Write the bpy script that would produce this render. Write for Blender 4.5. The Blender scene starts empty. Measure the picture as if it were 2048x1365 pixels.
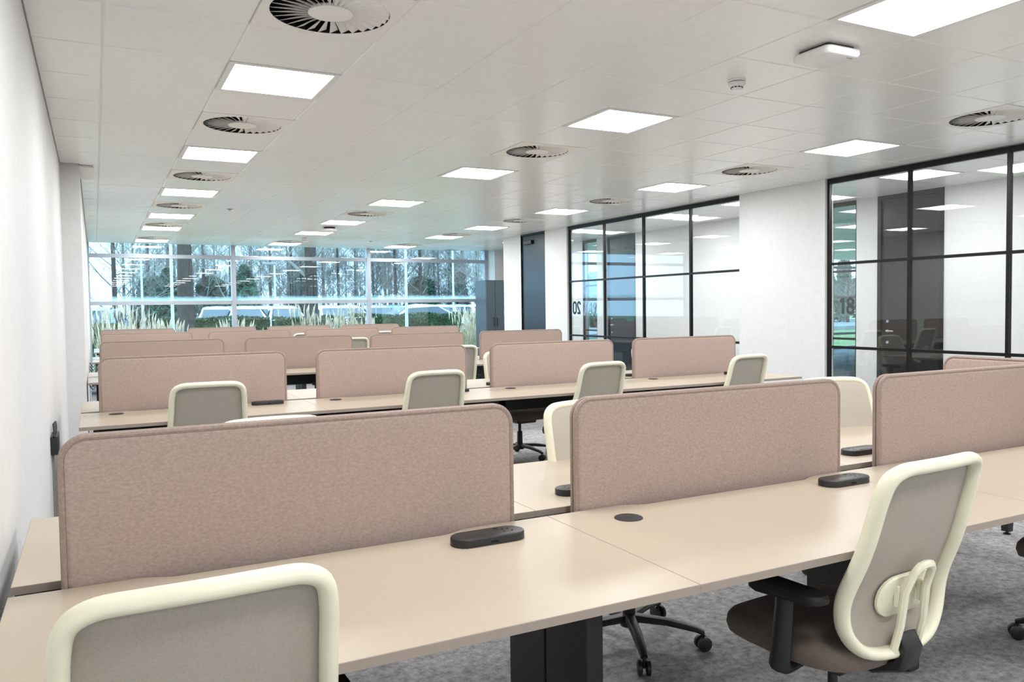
import bpy, math, random
from mathutils import Vector, Matrix
PI = math.pi
random.seed(7)
scene = bpy.context.scene
COL = scene.collection

# ------------------------------------------------------------------ camera
CAMZ = 1.366
cam_d = bpy.data.cameras.new('camera')
cam = bpy.data.objects.new('camera', cam_d)
COL.objects.link(cam)
cam_d.sensor_fit = 'HORIZONTAL'
cam_d.sensor_width = 36.0
cam_d.lens = 36.0 * 1603.5 / 2048.0
cam_d.clip_start = 0.05
cam_d.clip_end = 400
YAW, PITCH, ROLL = 0.4793, -0.0412, 0.01327
fw = Vector((math.sin(YAW) * math.cos(PITCH), math.cos(YAW) * math.cos(PITCH), math.sin(PITCH)))
rt = Vector((math.cos(YAW), -math.sin(YAW), 0))
dn = fw.cross(rt)
r2 = math.cos(ROLL) * rt + math.sin(ROLL) * dn
d2 = -math.sin(ROLL) * rt + math.cos(ROLL) * dn
cam.matrix_world = Matrix(((r2.x, -d2.x, -fw.x, 0), (r2.y, -d2.y, -fw.y, 0), (r2.z, -d2.z, -fw.z, CAMZ), (0, 0, 0, 1)))
scene.camera = cam

# ------------------------------------------------------------------ world, exposure
w = bpy.data.worlds.new('overcast_sky')
scene.world = w
w.use_nodes = True
bg = w.node_tree.nodes['Background']
bg.inputs['Color'].default_value = (0.46, 0.745, 1.0, 1)
bg.inputs['Strength'].default_value = 2.3
vs = scene.view_settings
vs.view_transform = 'Standard'
vs.look = 'None'
vs.exposure = 1.56
vs.gamma = 1.0
vs.use_curve_mapping = False
scene.cycles.transparent_max_bounces = 16
scene.cycles.max_bounces = 6
scene.cycles.diffuse_bounces = 3
scene.cycles.caustics_reflective = False
scene.cycles.caustics_refractive = False
scene.cycles.glossy_bounces = 3
scene.cycles.sample_clamp_indirect = 8.0
LIGHT = 11.0          # emission of the ceiling panels


# ------------------------------------------------------------------ materials
def lin(c):
    c = c / 255.0
    return c / 12.92 if c <= 0.04045 else ((c + 0.055) / 1.055) ** 2.4


def srgb(r, g, b):
    return (lin(r), lin(g), lin(b), 1)


MATS = {}


def mat(name, color, rough=0.5, spec=0.5, metal=0.0, noise=0.0, nscale=20.0, bump=0.0, bscale=200.0, stretch=(1, 1, 1),
        sheen=0.0, detail=4.0, emit=None, coat=0.0):
    if name in MATS:
        return MATS[name]
    m = bpy.data.materials.new(name)
    m.use_nodes = True
    nt = m.node_tree
    p = nt.nodes['Principled BSDF']
    p.inputs['Base Color'].default_value = color
    p.inputs['Roughness'].default_value = rough
    p.inputs['Specular IOR Level'].default_value = spec
    p.inputs['Metallic'].default_value = metal
    if sheen:
        p.inputs['Sheen Weight'].default_value = sheen
        p.inputs['Sheen Roughness'].default_value = 0.4
    if coat:
        p.inputs['Coat Weight'].default_value = coat
        p.inputs['Coat Roughness'].default_value = 0.1
    tc = nt.nodes.new('ShaderNodeTexCoord')
    mp = nt.nodes.new('ShaderNodeMapping')
    mp.inputs['Scale'].default_value = stretch
    nt.links.new(tc.outputs['Object'], mp.inputs['Vector'])
    n = nt.nodes.new('ShaderNodeTexNoise')
    n.inputs['Scale'].default_value = nscale
    n.inputs['Detail'].default_value = detail if noise else 1.0
    n.inputs['Roughness'].default_value = 0.7
    nt.links.new(mp.outputs['Vector'], n.inputs['Vector'])
    if True:
        amt = noise if noise else 0.02
        r = nt.nodes.new('ShaderNodeValToRGB')
        r.color_ramp.elements[0].position = 0.3
        r.color_ramp.elements[1].position = 0.7
        r.color_ramp.elements[0].color = tuple(max(0, c * (1 - amt)) for c in color[:3]) + (1,)
        r.color_ramp.elements[1].color = tuple(min(1, c * (1 + amt)) for c in color[:3]) + (1,)
        nt.links.new(n.outputs['Fac'], r.inputs['Fac'])
        nt.links.new(r.outputs['Color'], p.inputs['Base Color'])
    if bump:
        nb = nt.nodes.new('ShaderNodeTexNoise')
        nb.inputs['Scale'].default_value = bscale
        nb.inputs['Detail'].default_value = 1
        nt.links.new(mp.outputs['Vector'], nb.inputs['Vector'])
        b = nt.nodes.new('ShaderNodeBump')
        b.inputs['Strength'].default_value = bump
        b.inputs['Distance'].default_value = 0.002
        nt.links.new(nb.outputs['Fac'], b.inputs['Height'])
        nt.links.new(b.outputs['Normal'], p.inputs['Normal'])
    if emit:
        p.inputs['Emission Color'].default_value = emit[0]
        p.inputs['Emission Strength'].default_value = emit[1]
    MATS[name] = m
    return m


def glass_mat(name, tint, foot_band=None, f0=0.045):
    m = bpy.data.materials.new(name)
    m.use_nodes = True
    nt = m.node_tree
    nt.nodes.remove(nt.nodes['Principled BSDF'])
    out = nt.nodes['Material Output']
    tr = nt.nodes.new('ShaderNodeBsdfTransparent')
    tr.inputs['Color'].default_value = tint
    gl = nt.nodes.new('ShaderNodeBsdfGlossy')
    gl.inputs['Roughness'].default_value = 0.0
    gl.inputs['Color'].default_value = (1, 1, 1, 1)
    lw = nt.nodes.new('ShaderNodeLayerWeight')
    lw.inputs['Blend'].default_value = 0.5
    pw = nt.nodes.new('ShaderNodeMath')
    pw.operation = 'POWER'
    pw.inputs[1].default_value = 5.0
    nt.links.new(lw.outputs['Facing'], pw.inputs[0])
    ma = nt.nodes.new('ShaderNodeMath')
    ma.operation = 'MULTIPLY_ADD'
    ma.inputs[1].default_value = 1 - f0
    ma.inputs[2].default_value = f0
    nt.links.new(pw.outputs[0], ma.inputs[0])
    mx = nt.nodes.new('ShaderNodeMixShader')
    nt.links.new(ma.outputs[0], mx.inputs['Fac'])
    nt.links.new(tr.outputs[0], mx.inputs[1])
    nt.links.new(gl.outputs[0], mx.inputs[2])
    last = mx
    if foot_band:
        # a pale translucent band along the foot of the pane, ragged along its upper edge
        tc = nt.nodes.new('ShaderNodeTexCoord')
        sp = nt.nodes.new('ShaderNodeSeparateXYZ')
        nt.links.new(tc.outputs['Object'], sp.inputs[0])
        n = nt.nodes.new('ShaderNodeTexNoise')
        n.inputs['Scale'].default_value = 3.0
        n.inputs['Detail'].default_value = 8
        nt.links.new(tc.outputs['Object'], n.inputs['Vector'])
        ad = nt.nodes.new('ShaderNodeMath')
        ad.operation = 'MULTIPLY_ADD'
        ad.inputs[1].default_value = -0.08
        nt.links.new(n.outputs['Fac'], ad.inputs[0])
        nt.links.new(sp.outputs['Z'], ad.inputs[2])
        mr = nt.nodes.new('ShaderNodeMapRange')
        mr.inputs['From Min'].default_value = foot_band[0]
        mr.inputs['From Max'].default_value = foot_band[1]
        mr.inputs['To Min'].default_value = foot_band[2]
        mr.inputs['To Max'].default_value = 0.0
        nt.links.new(ad.outputs[0], mr.inputs['Value'])
        df = nt.nodes.new('ShaderNodeBsdfTranslucent')
        df.inputs['Color'].default_value = (0.8, 0.9, 0.97, 1)
        m2 = nt.nodes.new('ShaderNodeMixShader')
        nt.links.new(mr.outputs[0], m2.inputs['Fac'])
        nt.links.new(mx.outputs[0], m2.inputs[1])
        nt.links.new(df.outputs[0], m2.inputs[2])
        last = m2
    nt.links.new(last.outputs[0], out.inputs['Surface'])
    MATS[name] = m
    return m


def carpet_mat():
    m = bpy.data.materials.new('carpet')
    m.use_nodes = True
    nt = m.node_tree
    p = nt.nodes['Principled BSDF']
    p.inputs['Roughness'].default_value = 0.95
    p.inputs['Specular IOR Level'].default_value = 0.1
    tc = nt.nodes.new('ShaderNodeTexCoord')
    br = nt.nodes.new('ShaderNodeTexBrick')
    br.inputs['Scale'].default_value = 1.0
    br.inputs['Brick Width'].default_value = 1.0
    br.inputs['Row Height'].default_value = 0.25
    br.inputs['Mortar Size'].default_value = 0.0
    br.inputs['Color1'].default_value = (0.36, 0.36, 0.365, 1)
    br.inputs['Color2'].default_value = (0.45, 0.45, 0.455, 1)
    nt.links.new(tc.outputs['Object'], br.inputs['Vector'])
    n = nt.nodes.new('ShaderNodeTexNoise')
    n.inputs['Scale'].default_value = 26
    n.inputs['Detail'].default_value = 4
    n.inputs['Roughness'].default_value = 0.8
    nt.links.new(tc.outputs['Object'], n.inputs['Vector'])
    rp = nt.nodes.new('ShaderNodeValToRGB')
    rp.color_ramp.elements[0].position = 0.35
    rp.color_ramp.elements[1].position = 0.65
    rp.color_ramp.elements[0].color = (0.6, 0.6, 0.6, 1)
    rp.color_ramp.elements[1].color = (1.35, 1.35, 1.33, 1)
    nt.links.new(n.outputs['Fac'], rp.inputs['Fac'])
    mx = nt.nodes.new('ShaderNodeMix')
    mx.data_type = 'RGBA'
    mx.blend_type = 'MULTIPLY'
    mx.inputs['Factor'].default_value = 1.0
    nt.links.new(br.outputs['Color'], mx.inputs['A'])
    nt.links.new(rp.outputs['Color'], mx.inputs['B'])
    nt.links.new(mx.outputs['Result'], p.inputs['Base Color'])
    nb = nt.nodes.new('ShaderNodeTexNoise')
    nb.inputs['Scale'].default_value = 300
    nt.links.new(tc.outputs['Object'], nb.inputs['Vector'])
    b = nt.nodes.new('ShaderNodeBump')
    b.inputs['Strength'].default_value = 0.6
    b.inputs['Distance'].default_value = 0.004
    nt.links.new(nb.outputs['Fac'], b.inputs['Height'])
    nt.links.new(b.outputs['Normal'], p.inputs['Normal'])
    MATS['carpet'] = m
    return m


def emit_mat(name, color, strength):
    m = bpy.data.materials.new(name)
    m.use_nodes = True
    nt = m.node_tree
    nt.nodes.remove(nt.nodes['Principled BSDF'])
    e = nt.nodes.new('ShaderNodeEmission')
    e.inputs['Color'].default_value = color
    e.inputs['Strength'].default_value = strength
    nt.links.new(e.outputs[0], nt.nodes['Material Output'].inputs['Surface'])
    MATS[name] = m
    return m


mat('wall_white', (0.765, 0.765, 0.76, 1), 0.6, 0.3)
mat('tile_metal', (0.88, 0.875, 0.85, 1), 0.27, 0.5)
mat('tile_grid', (0.82, 0.80, 0.74, 1), 0.5, 0.4)
mat('vent_white', (0.86, 0.84, 0.80, 1), 0.5, 0.4)
mat('void', (0.012, 0.012, 0.014, 1), 0.8, 0.2)
mat('trim_white', (0.8, 0.8, 0.78, 1), 0.4, 0.4)
mat('black_frame', (0.004, 0.004, 0.0045, 1), 0.4, 0.3)
mat('black_door', (0.011, 0.011, 0.013, 1), 0.32, 0.35, noise=0.2, nscale=6, stretch=(8, 8, 0.5), bump=0.15, bscale=60)
mat('alu', (0.43, 0.46, 0.52, 1), 0.45, 0.5)
mat('laminate', (0.505, 0.425, 0.33, 1), 0.34, 0.45, noise=0.02, nscale=40)
mat('laminate_edge', (0.34, 0.285, 0.24, 1), 0.5, 0.4)
mat('desk_leg', (0.030, 0.027, 0.026, 1), 0.5, 0.4, noise=0.3, nscale=30, stretch=(8, 8, 0.3))
mat('black_plastic', (0.016, 0.016, 0.017, 1), 0.42, 0.5)
mat('black_matt', (0.010, 0.010, 0.011, 1), 0.6, 0.4)
mat('grommet', (0.035, 0.035, 0.038, 1), 0.5, 0.4)
mat('felt', (0.455, 0.355, 0.31, 1), 0.95, 0.1, noise=0.16, nscale=170, bump=0.4, bscale=900, sheen=0.2, detail=5, stretch=(0.6, 1, 1))
mat('felt_piping', (0.37, 0.29, 0.25, 1), 0.95, 0.1, noise=0.2, nscale=160, bump=0.5, bscale=700)
mat('cream', (0.82, 0.80, 0.62, 1), 0.4, 0.45)
mat('chair_mesh', (0.42, 0.385, 0.33, 1), 0.85, 0.15, noise=0.08, nscale=260, bump=0.6, bscale=900)
mat('chair_front', (0.52, 0.475, 0.41, 1), 0.9, 0.1, noise=0.05, nscale=200, bump=0.5, bscale=800)
mat('chair_seat', (0.165, 0.135, 0.115, 1), 0.95, 0.1, noise=0.12, nscale=120, bump=0.5, bscale=700, sheen=0.15)
mat('wire', (0.01, 0.01, 0.01, 1), 0.5, 0.4)
mat('cabinet_blue', (0.055, 0.075, 0.09, 1), 0.4, 0.5)
mat('white_plastic', (0.82, 0.82, 0.82, 1), 0.4, 0.5)
mat('grey_plastic', (0.25, 0.25, 0.25, 1), 0.5, 0.4)
mat('bark', (0.060, 0.044, 0.038, 1), 0.95, 0.1, noise=0.5, nscale=9, stretch=(3, 3, 0.5), bump=1.0, bscale=14)
mat('twig', (0.24, 0.22, 0.19, 1), 0.9, 0.1, noise=0.3, nscale=3)
mat('evergreen', (0.06, 0.115, 0.075, 1), 0.8, 0.2, noise=0.5, nscale=1.5)
mat('hedge_leaf', (0.05, 0.075, 0.03, 1), 0.8, 0.2, noise=0.6, nscale=2.0)
mat('dry_grass', (0.50, 0.38, 0.25, 1), 0.9, 0.1, noise=0.4, nscale=4)
mat('plume', (0.55, 0.40, 0.28, 1), 0.95, 0.1, noise=0.4, nscale=6)
mat('lawn', (0.13, 0.19, 0.075, 1), 0.95, 0.1, noise=0.4, nscale=1.3, bump=1.0, bscale=30)
mat('tarmac', (0.2, 0.2, 0.21, 1), 0.9, 0.2, noise=0.2, nscale=3)
mat('car_silver', (0.55, 0.58, 0.6, 1), 0.25, 0.5, metal=0.3, coat=0.8)
mat('car_white', (0.8, 0.8, 0.8, 1), 0.25, 0.5, coat=0.8)
mat('car_blue', (0.12, 0.2, 0.3, 1), 0.25, 0.5, coat=0.8)
mat('car_glass', (0.03, 0.04, 0.05, 1), 0.05, 0.6)
mat('tyre', (0.015, 0.015, 0.015, 1), 0.8, 0.3)
mat('post_grey', (0.55, 0.58, 0.6, 1), 0.4, 0.5)
mat('sign_white', (0.85, 0.85, 0.85, 1), 0.5, 0.4)
mat('sign_red', (0.45, 0.03, 0.03, 1), 0.5, 0.4)
mat('plant_leaf', (0.06, 0.14, 0.06, 1), 0.5, 0.4)
mat('pot', (0.5, 0.5, 0.48, 1), 0.6, 0.4)
glass_mat('partition_glass', (0.97, 0.985, 0.98, 1))
glass_mat('window_glass', (0.90, 0.965, 0.985, 1), f0=0.048)
glass_mat('window_glass_misted', (0.90, 0.965, 0.985, 1), foot_band=(-0.02, 0.06, 0.35), f0=0.048)
carpet_mat()
emit_mat('light_panel', (0.985, 0.99, 1.0, 1), LIGHT)


# ------------------------------------------------------------------ mesh helpers
class MB:
    def __init__(self):
        self.v = []
        self.f = []
        self.mi = []
        self.cur = 0

    def add(self, vs, fs):
        o = len(self.v)
        self.v += [tuple(p) for p in vs]
        self.f += [tuple(i + o for i in f) for f in fs]
        self.mi += [self.cur] * len(fs)
        return self

    def box(self, x0, x1, y0, y1, z0, z1, ch=0.0):
        if ch <= 0:
            vs = [(x, y, z) for z in (z0, z1) for y in (y0, y1) for x in (x0, x1)]
            return self.add(vs, [(0, 2, 3, 1), (4, 5, 7, 6), (0, 1, 5, 4), (2, 6, 7, 3), (0, 4, 6, 2), (1, 3, 7, 5)])
        # chamfered box: three loops per axis
        c = ch
        P = {}
        vs = []
        for ix, (xa, xb) in enumerate(((x0, x0 + c), (x1, x1 - c))):
            for iy, (ya, yb) in enumerate(((y0, y0 + c), (y1, y1 - c))):
                for iz, (za, zb) in enumerate(((z0, z0 + c), (z1, z1 - c))):
                    P[(ix, iy, iz)] = len(vs)
                    vs += [(xa, yb, zb), (xb, ya, zb), (xb, yb, za)]
        fs = []

        def q(*a):
            fs.append(tuple(P[k] + j for k, j in a))
        for i in (0, 1):
            s = [(i, 0, 0), (i, 1, 0), (i, 1, 1), (i, 0, 1)]
            q(*[(k, 0) for k in (s if i else s[::-1])])
            s = [(0, i, 0), (1, i, 0), (1, i, 1), (0, i, 1)]
            q(*[(k, 1) for k in (s[::-1] if i else s)])
            s = [(0, 0, i), (1, 0, i), (1, 1, i), (0, 1, i)]
            q(*[(k, 2) for k in (s if i else s[::-1])])
        for a in (0, 1):
            for b in (0, 1):
                k0, k1 = (0, a, b), (1, a, b)
                f = [(k0, 1), (k1, 1), (k1, 2), (k0, 2)]
                q(*(f if (a ^ b) else f[::-1]))
                k0, k1 = (a, 0, b), (a, 1, b)
                f = [(k0, 0), (k1, 0), (k1, 2), (k0, 2)]
                q(*(f[::-1] if (a ^ b) else f))
                k0, k1 = (a, b, 0), (a, b, 1)
                f = [(k0, 0), (k1, 0), (k1, 1), (k0, 1)]
                q(*(f if (a ^ b) else f[::-1]))
                for cc in (0, 1):
                    k = (a, b, cc)
                    f = [(k, 0), (k, 1), (k, 2)]
                    q(*(f if (a + b + cc) % 2 else f[::-1]))
        return self.add(vs, fs)

    def prism(self, pts, z0, z1, ch=0.0):
        """pts: 2-D outline (counter-clockwise) in xy, extruded in z, optional chamfer on the top edge"""
        n = len(pts)
        vs = [(x, y, z0) for x, y in pts]
        fs = [tuple(range(n))[::-1]]
        if ch > 0:
            vs += [(x, y, z1 - ch) for x, y in pts]
            ins = []
            for i in range(n):
                a, b, c = Vector(pts[i - 1]), Vector(pts[i]), Vector(pts[(i + 1) % n])
                d1, d2_ = (b - a), (c - b)
                n1 = Vector((-d1.y, d1.x)).normalized()
                n2 = Vector((-d2_.y, d2_.x)).normalized()
                nn = n1 + n2
                nn = nn / max(nn.length_squared, 0.3) * 2 * ch
                ins.append(b + nn)
            vs += [(p.x, p.y, z1) for p in ins]
            rings = 3
        else:
            vs += [(x, y, z1) for x, y in pts]
            rings = 2
        for r in range(rings - 1):
            for i in range(n):
                j = (i + 1) % n
                fs.append((r * n + i, r * n + j, (r + 1) * n + j, (r + 1) * n + i))
        fs.append(tuple(range((rings - 1) * n, rings * n)))
        return self.add(vs, fs)

    def tube(self, pts, rad, seg=8, cap=True, flat=1.0, up=None, closed=False):
        pts = [Vector(p) for p in pts]
        n = len(pts)
        if not hasattr(rad, '__len__'):
            rad = [rad] * n
        rings = []
        prev = None
        for i in range(n):
            if closed:
                t = pts[(i + 1) % n] - pts[i - 1]
            else:
                t = pts[min(i + 1, n - 1)] - pts[max(i - 1, 0)]
            if t.length < 1e-9:
                t = Vector((0, 0, 1))
            t.normalize()
            if up is not None:
                a = Vector(up)
                if callable(up):
                    a = up(i)
            else:
                a = prev if prev is not None else (Vector((0, 0, 1)) if abs(t.z) < 0.9 else Vector((1, 0, 0)))
            s = a - t * a.dot(t)
            if s.length < 1e-6:
                s = Vector((1, 0, 0)) - t * t.x
            s.normalize()
            prev = s
            b = t.cross(s)
            rings.append([pts[i] + (s * math.cos(2 * PI * k / seg) * flat + b * math.sin(2 * PI * k / seg)) * rad[i] for k in range(seg)])
        vs = [p for r in rings for p in r]
        fs = []
        m = n if closed else n - 1
        for i in range(m):
            for k in range(seg):
                a, b_ = i * seg, ((i + 1) % n) * seg
                k2 = (k + 1) % seg
                fs.append((a + k, a + k2, b_ + k2, b_ + k))
        if cap and not closed:
            fs.append(tuple(range(seg))[::-1])
            fs.append(tuple((n - 1) * seg + k for k in range(seg)))
        return self.add(vs, fs)

    def lathe(self, prof, seg=24, c=(0, 0, 0), axis='z'):
        vs = []
        for r, z in prof:
            for k in range(seg):
                a = 2 * PI * k / seg
                p = (r * math.cos(a), r * math.sin(a), z)
                if axis == 'x':
                    p = (z, r * math.cos(a), r * math.sin(a))
                if axis == 'y':
                    p = (r * math.sin(a), z, r * math.cos(a))
                vs.append((p[0] + c[0], p[1] + c[1], p[2] + c[2]))
        fs = []
        for i in range(len(prof) - 1):
            for k in range(seg):
                k2 = (k + 1) % seg
                fs.append((i * seg + k, i * seg + k2, (i + 1) * seg + k2, (i + 1) * seg + k))
        fs.append(tuple(range(seg))[::-1])
        fs.append(tuple((len(prof) - 1) * seg + k for k in range(seg)))
        return self.add(vs, fs)

    def loft(self, rings, cap=True):
        n = len(rings[0])
        vs = [p for r in rings for p in r]
        fs = []
        for i in range(len(rings) - 1):
            for k in range(n):
                k2 = (k + 1) % n
                fs.append((i * n + k, i * n + k2, (i + 1) * n + k2, (i + 1) * n + k))
        if cap:
            fs.append(tuple(range(n))[::-1])
            fs.append(tuple((len(rings) - 1) * n + k for k in range(n)))
        return self.add(vs, fs)

    def mesh(self, name, mats, smooth=False):
        me = bpy.data.meshes.new(name)
        me.from_pydata(self.v, [], self.f)
        if isinstance(mats, str):
            mats = [mats]
        for m in mats:
            me.materials.append(MATS[m])
        if any(self.mi):
            me.polygons.foreach_set('material_index', self.mi)
        if smooth:
            me.polygons.foreach_set('use_smooth', [True] * len(me.polygons))
            try:
                me.set_sharp_from_angle(angle=math.radians(42))
            except Exception:
                pass
        me.update()
        return me

    def obj(self, name, mats, parent=None, smooth=False, loc=None, rotz=0.0):
        return link(name, self.mesh(name, mats, smooth), parent, loc, rotz)


def link(name, data, parent=None, loc=None, rotz=0.0):
    o = bpy.data.objects.new(name, data)
    COL.objects.link(o)
    if parent is not None:
        o.parent = parent
    if loc is not None:
        o.location = loc
    if rotz:
        o.rotation_euler = (0, 0, rotz)
    return o


def tag(o, label, cat, group=None, kind=None):
    if label:
        o['label'] = label
    if cat:
        o['category'] = cat
    if group:
        o['group'] = group
    if kind:
        o['kind'] = kind
    return o


def thing(name, label, cat, loc=(0, 0, 0), rotz=0.0, group=None):
    return tag(link(name, None, None, loc, rotz), label, cat, group)


def struct(o):
    o['kind'] = 'structure'
    return o


def copy_tree(o, parent=None):
    c = o.copy()
    COL.objects.link(c)
    c.parent = parent
    for ch in KIDS.get(o.name, None) or [k for k in o.children]:
        copy_tree(ch, c)
    return c


KIDS = {}


def place_copy(proto, first, loc, rotz, label, group):
    o = proto if first else copy_tree(proto)
    o.location = loc
    o.rotation_euler = (0, 0, rotz)
    o['label'] = label
    if group:
        o['group'] = group
    return o


def arc(cx, cy, r, a0, a1, n):
    return [(cx + r * math.cos(a0 + (a1 - a0) * i / n), cy + r * math.sin(a0 + (a1 - a0) * i / n)) for i in range(n + 1)]


def rrect(x0, x1, y0, y1, r, n=6):
    return (arc(x1 - r, y0 + r, r, -PI / 2, 0, n) + arc(x1 - r, y1 - r, r, 0, PI / 2, n) +
            arc(x0 + r, y1 - r, r, PI / 2, PI, n) + arc(x0 + r, y0 + r, r, PI, 1.5 * PI, n))


# ------------------------------------------------------------------ room dimensions
CEIL = 2.69
XL = -0.234            # left wall
XP = -0.085            # pier face on the left, beyond YP
YP = 8.15
XG = 6.95              # glazed partition line
XC = 8.70              # far wall of the corridor
YW = 16.95             # window wall
YB = -12.0             # wall behind the camera
GX0, GY0 = 0.674, 4.484   # ceiling grid origin
T = 0.6

# ------------------------------------------------------------------ shell
struct(MB().box(XL - 0.3, 14.0, YB - 0.2, YW + 0.1, -0.15, 0.0).obj('floor', 'carpet'))
struct(MB().box(XL - 0.15, XL, YB, YP, 0, CEIL + 0.2).obj('wall_left', 'wall_white'))
wp = struct(MB().box(XL - 0.15, XP, YP, YW + 0.05, 0, CEIL + 0.2).obj('wall_pier', 'wall_white'))
struct(MB().box(XL - 0.15, XG + 0.1, YB - 0.15, YB, 0, CEIL + 0.2).obj('wall_back', 'wall_white'))
struct(MB().box(XP, 0.03, YP, YP + 0.72, CEIL - 0.022, CEIL - 0.004).obj('trim_1', 'trim_white'))
struct(MB().box(XL, XL + 0.012, YB, YP, 0, 0.1).obj('baseboard_left', 'trim_white'))

# solid pieces of the right-hand wall line
wr = struct(MB().box(XG - 0.02, XG + 0.10, 6.07, 7.35, 0, CEIL + 0.05).obj('wall_right', 'wall_white'))
struct(MB().box(XG - 0.02, XG + 0.10, 11.34, 12.06, 0, CEIL + 0.05).obj('wall_right.001', 'wall_white'))
struct(MB().box(XG - 0.02, XG + 0.10, 12.93, 13.64, 0, CEIL + 0.05).obj('wall_right.002', 'wall_white'))
struct(MB().box(XG, XG + 0.10, YB, 1.0, 0, CEIL + 0.05).obj('wall_right.003', 'wall_white'))

# dark door in the right-hand wall
d = struct(link('door_1', None, None, (XG, 12.5, 0)))
MB().box(0.0, 0.05, -0.425, 0.425, 0.006, CEIL - 0.03, 0.004).obj('door_leaf', 'black_door', d)
m = MB()
m.box(-0.022, 0.06, 0.425, 0.44, 0, CEIL - 0.012)
m.box(-0.022, 0.06, -0.44, -0.425, 0, CEIL - 0.012)
m.box(-0.022, 0.06, -0.44, 0.44, CEIL - 0.03, CEIL - 0.001)
m.obj('door_frame', 'black_frame', d)
MB().box(-0.045, -0.001, 0.02, 0.30, 2.50, 2.57, 0.006).obj('door_closer', 'black_plastic', d)
for z in (0.35, 1.25, 2.25):
    MB().box(-0.008, -0.0005, 0.395, 0.42, z, z + 0.1, 0.002).obj('hinge', 'black_plastic', d)


DIGITS = {
    '1': [[(0.12, 0.76), (0.33, 0.91)], [(0.34, 1.0), (0.34, 0.0)]],
    '0': [[(0.25 + 0.21 * math.cos(a), 0.5 + (0.24 if math.sin(a) > 0 else -0.24) * (abs(math.sin(a)) > 0.01) + 0.21 * math.sin(a)) for a in [2 * PI * k / 24 for k in range(25)]]],
    '8': [[(0.25 + 0.185 * math.cos(a), 0.735 + 0.205 * math.sin(a)) for a in [2 * PI * k / 20 for k in range(21)]],
          [(0.25 + 0.215 * math.cos(a), 0.275 + 0.225 * math.sin(a)) for a in [2 * PI * k / 20 for k in range(21)]]],
    '9': [[(0.25 + 0.205 * math.cos(a), 0.70 + 0.24 * math.sin(a)) for a in [2 * PI * k / 20 for k in range(21)]], [(0.445, 0.64), (0.16, 0.02)]],
    '2': [[(0.05, 0.74)] + [(0.25 + 0.20 * math.cos(a), 0.74 + 0.21 * math.sin(a)) for a in [PI - PI * k / 12 for k in range(13)]] + [(0.43, 0.62), (0.11, 0.12)], [(0.03, 0.065), (0.48, 0.065)]],
}


def text_mesh(txt, size, matname, extrude=0.0015, bold=0.092):
    """heavy sans digits cut as ribbons; size is the digit height, centred on x"""
    b_ = MB()
    wd = 0.64
    x0 = -wd * len(txt) / 2 + 0.05
    for ci, c in enumerate(txt):
        for k, line in enumerate(DIGITS[c]):
            P = [Vector((x0 + ci * wd + px, py)) for px, py in line]
            vs_ = []
            for i_, p in enumerate(P):
                cl = (P[0] - P[-1]).length < 1e-3
                a = P[i_ - 1] if i_ else (P[-2] if cl else P[0])
                e = P[i_ + 1] if i_ + 1 < len(P) else (P[1] if cl else P[-1])
                d1 = (p - a).normalized() if (p - a).length > 1e-6 else (e - p).normalized()
                d2_ = (e - p).normalized() if (e - p).length > 1e-6 else d1
                n1, n2 = Vector((-d1.y, d1.x)), Vector((-d2_.y, d2_.x))
                nn = n1 + n2
                nn = nn * (2 / max(nn.length_squared, 1.2)) * bold
                for sgn in (1, -1):
                    for z in (0, extrude * (1 + 0.1 * k)):
                        q = (p + nn * sgn) * size
                        vs_.append((q.x, q.y, z))
            fs_2 = []
            for i_ in range(len(P) - 1):
                o_, e_ = i_ * 4, i_ * 4 + 4
                fs_2 += [(o_ + 1, o_ + 3, e_ + 3, e_ + 1), (o_, e_, e_ + 2, o_ + 2), (o_, o_ + 1, e_ + 1, e_), (o_ + 2, e_ + 2, e_ + 3, o_ + 3)]
            fs_2 += [(0, 2, 3, 1), tuple(len(P) * 4 - 4 + q for q in (0, 1, 3, 2))]
            b_.add(vs_, fs_2)
    return b_.mesh('number', matname)


def partition(name, x, ys, zs, top=CEIL, numbers=()):
    """black framed glass wall in the plane x; ys are mullion positions, zs transom heights"""
    w_ = struct(link(name, None, None, (x, ys[0], 0)))
    y0 = ys[0]
    e = 0.015
    for y in ys:
        MB().box(-0.02, 0.02, y - e - y0, y + e - y0, 0.0, top - 0.002).obj('mullion', 'black_frame', w_)
    lv = [(0.0, 0.09)] + [(z - 0.014, z + 0.014) for z in zs] + [(top - 0.055, top - 0.002)]
    for a, b in zip(ys[:-1], ys[1:]):
        lo, hi = min(a, b) + e - y0, max(a, b) - e - y0
        for z0, z1 in lv:
            MB().box(-0.019, 0.019, lo, hi, z0, z1).obj('transom', 'black_frame', w_)
        for (q0, q1), (q2, q3) in zip(lv[:-1], lv[1:]):
            pane = MB().box(-0.005, 0.005, lo, hi, q1, q2).obj('pane', 'partition_glass', w_)
            for txt, yc, zc, size, face in numbers:
                if lo <= yc - y0 <= hi and q1 <= zc <= q2:
                    me = text_mesh(txt, size, 'black_frame')
                    t = link('number', me, pane, (-0.0075 if face < 0 else -0.0075, yc - y0, zc))
                    if face < 0:
                        t.rotation_euler = Matrix(((0, 0, -1), (-1, 0, 0), (0, 1, 0))).to_euler()
                    else:
                        t.rotation_euler = Matrix(((0, 0, 1), (1, 0, 0), (0, 1, 0))).to_euler()
                    t['label'] = 'black room number lettering'
    return w_


ZT = (0.905, 1.787)
partition('window_3', XG + 0.03, [6.05, 5.10, 4.155, 3.205, 2.26, 1.31], ZT)
partition('window_4', XG + 0.03, [11.32, 10.305, 9.312, 8.295, 7.36], ZT, numbers=[('20', 11.115, 1.255, 0.20, 1)])

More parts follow.
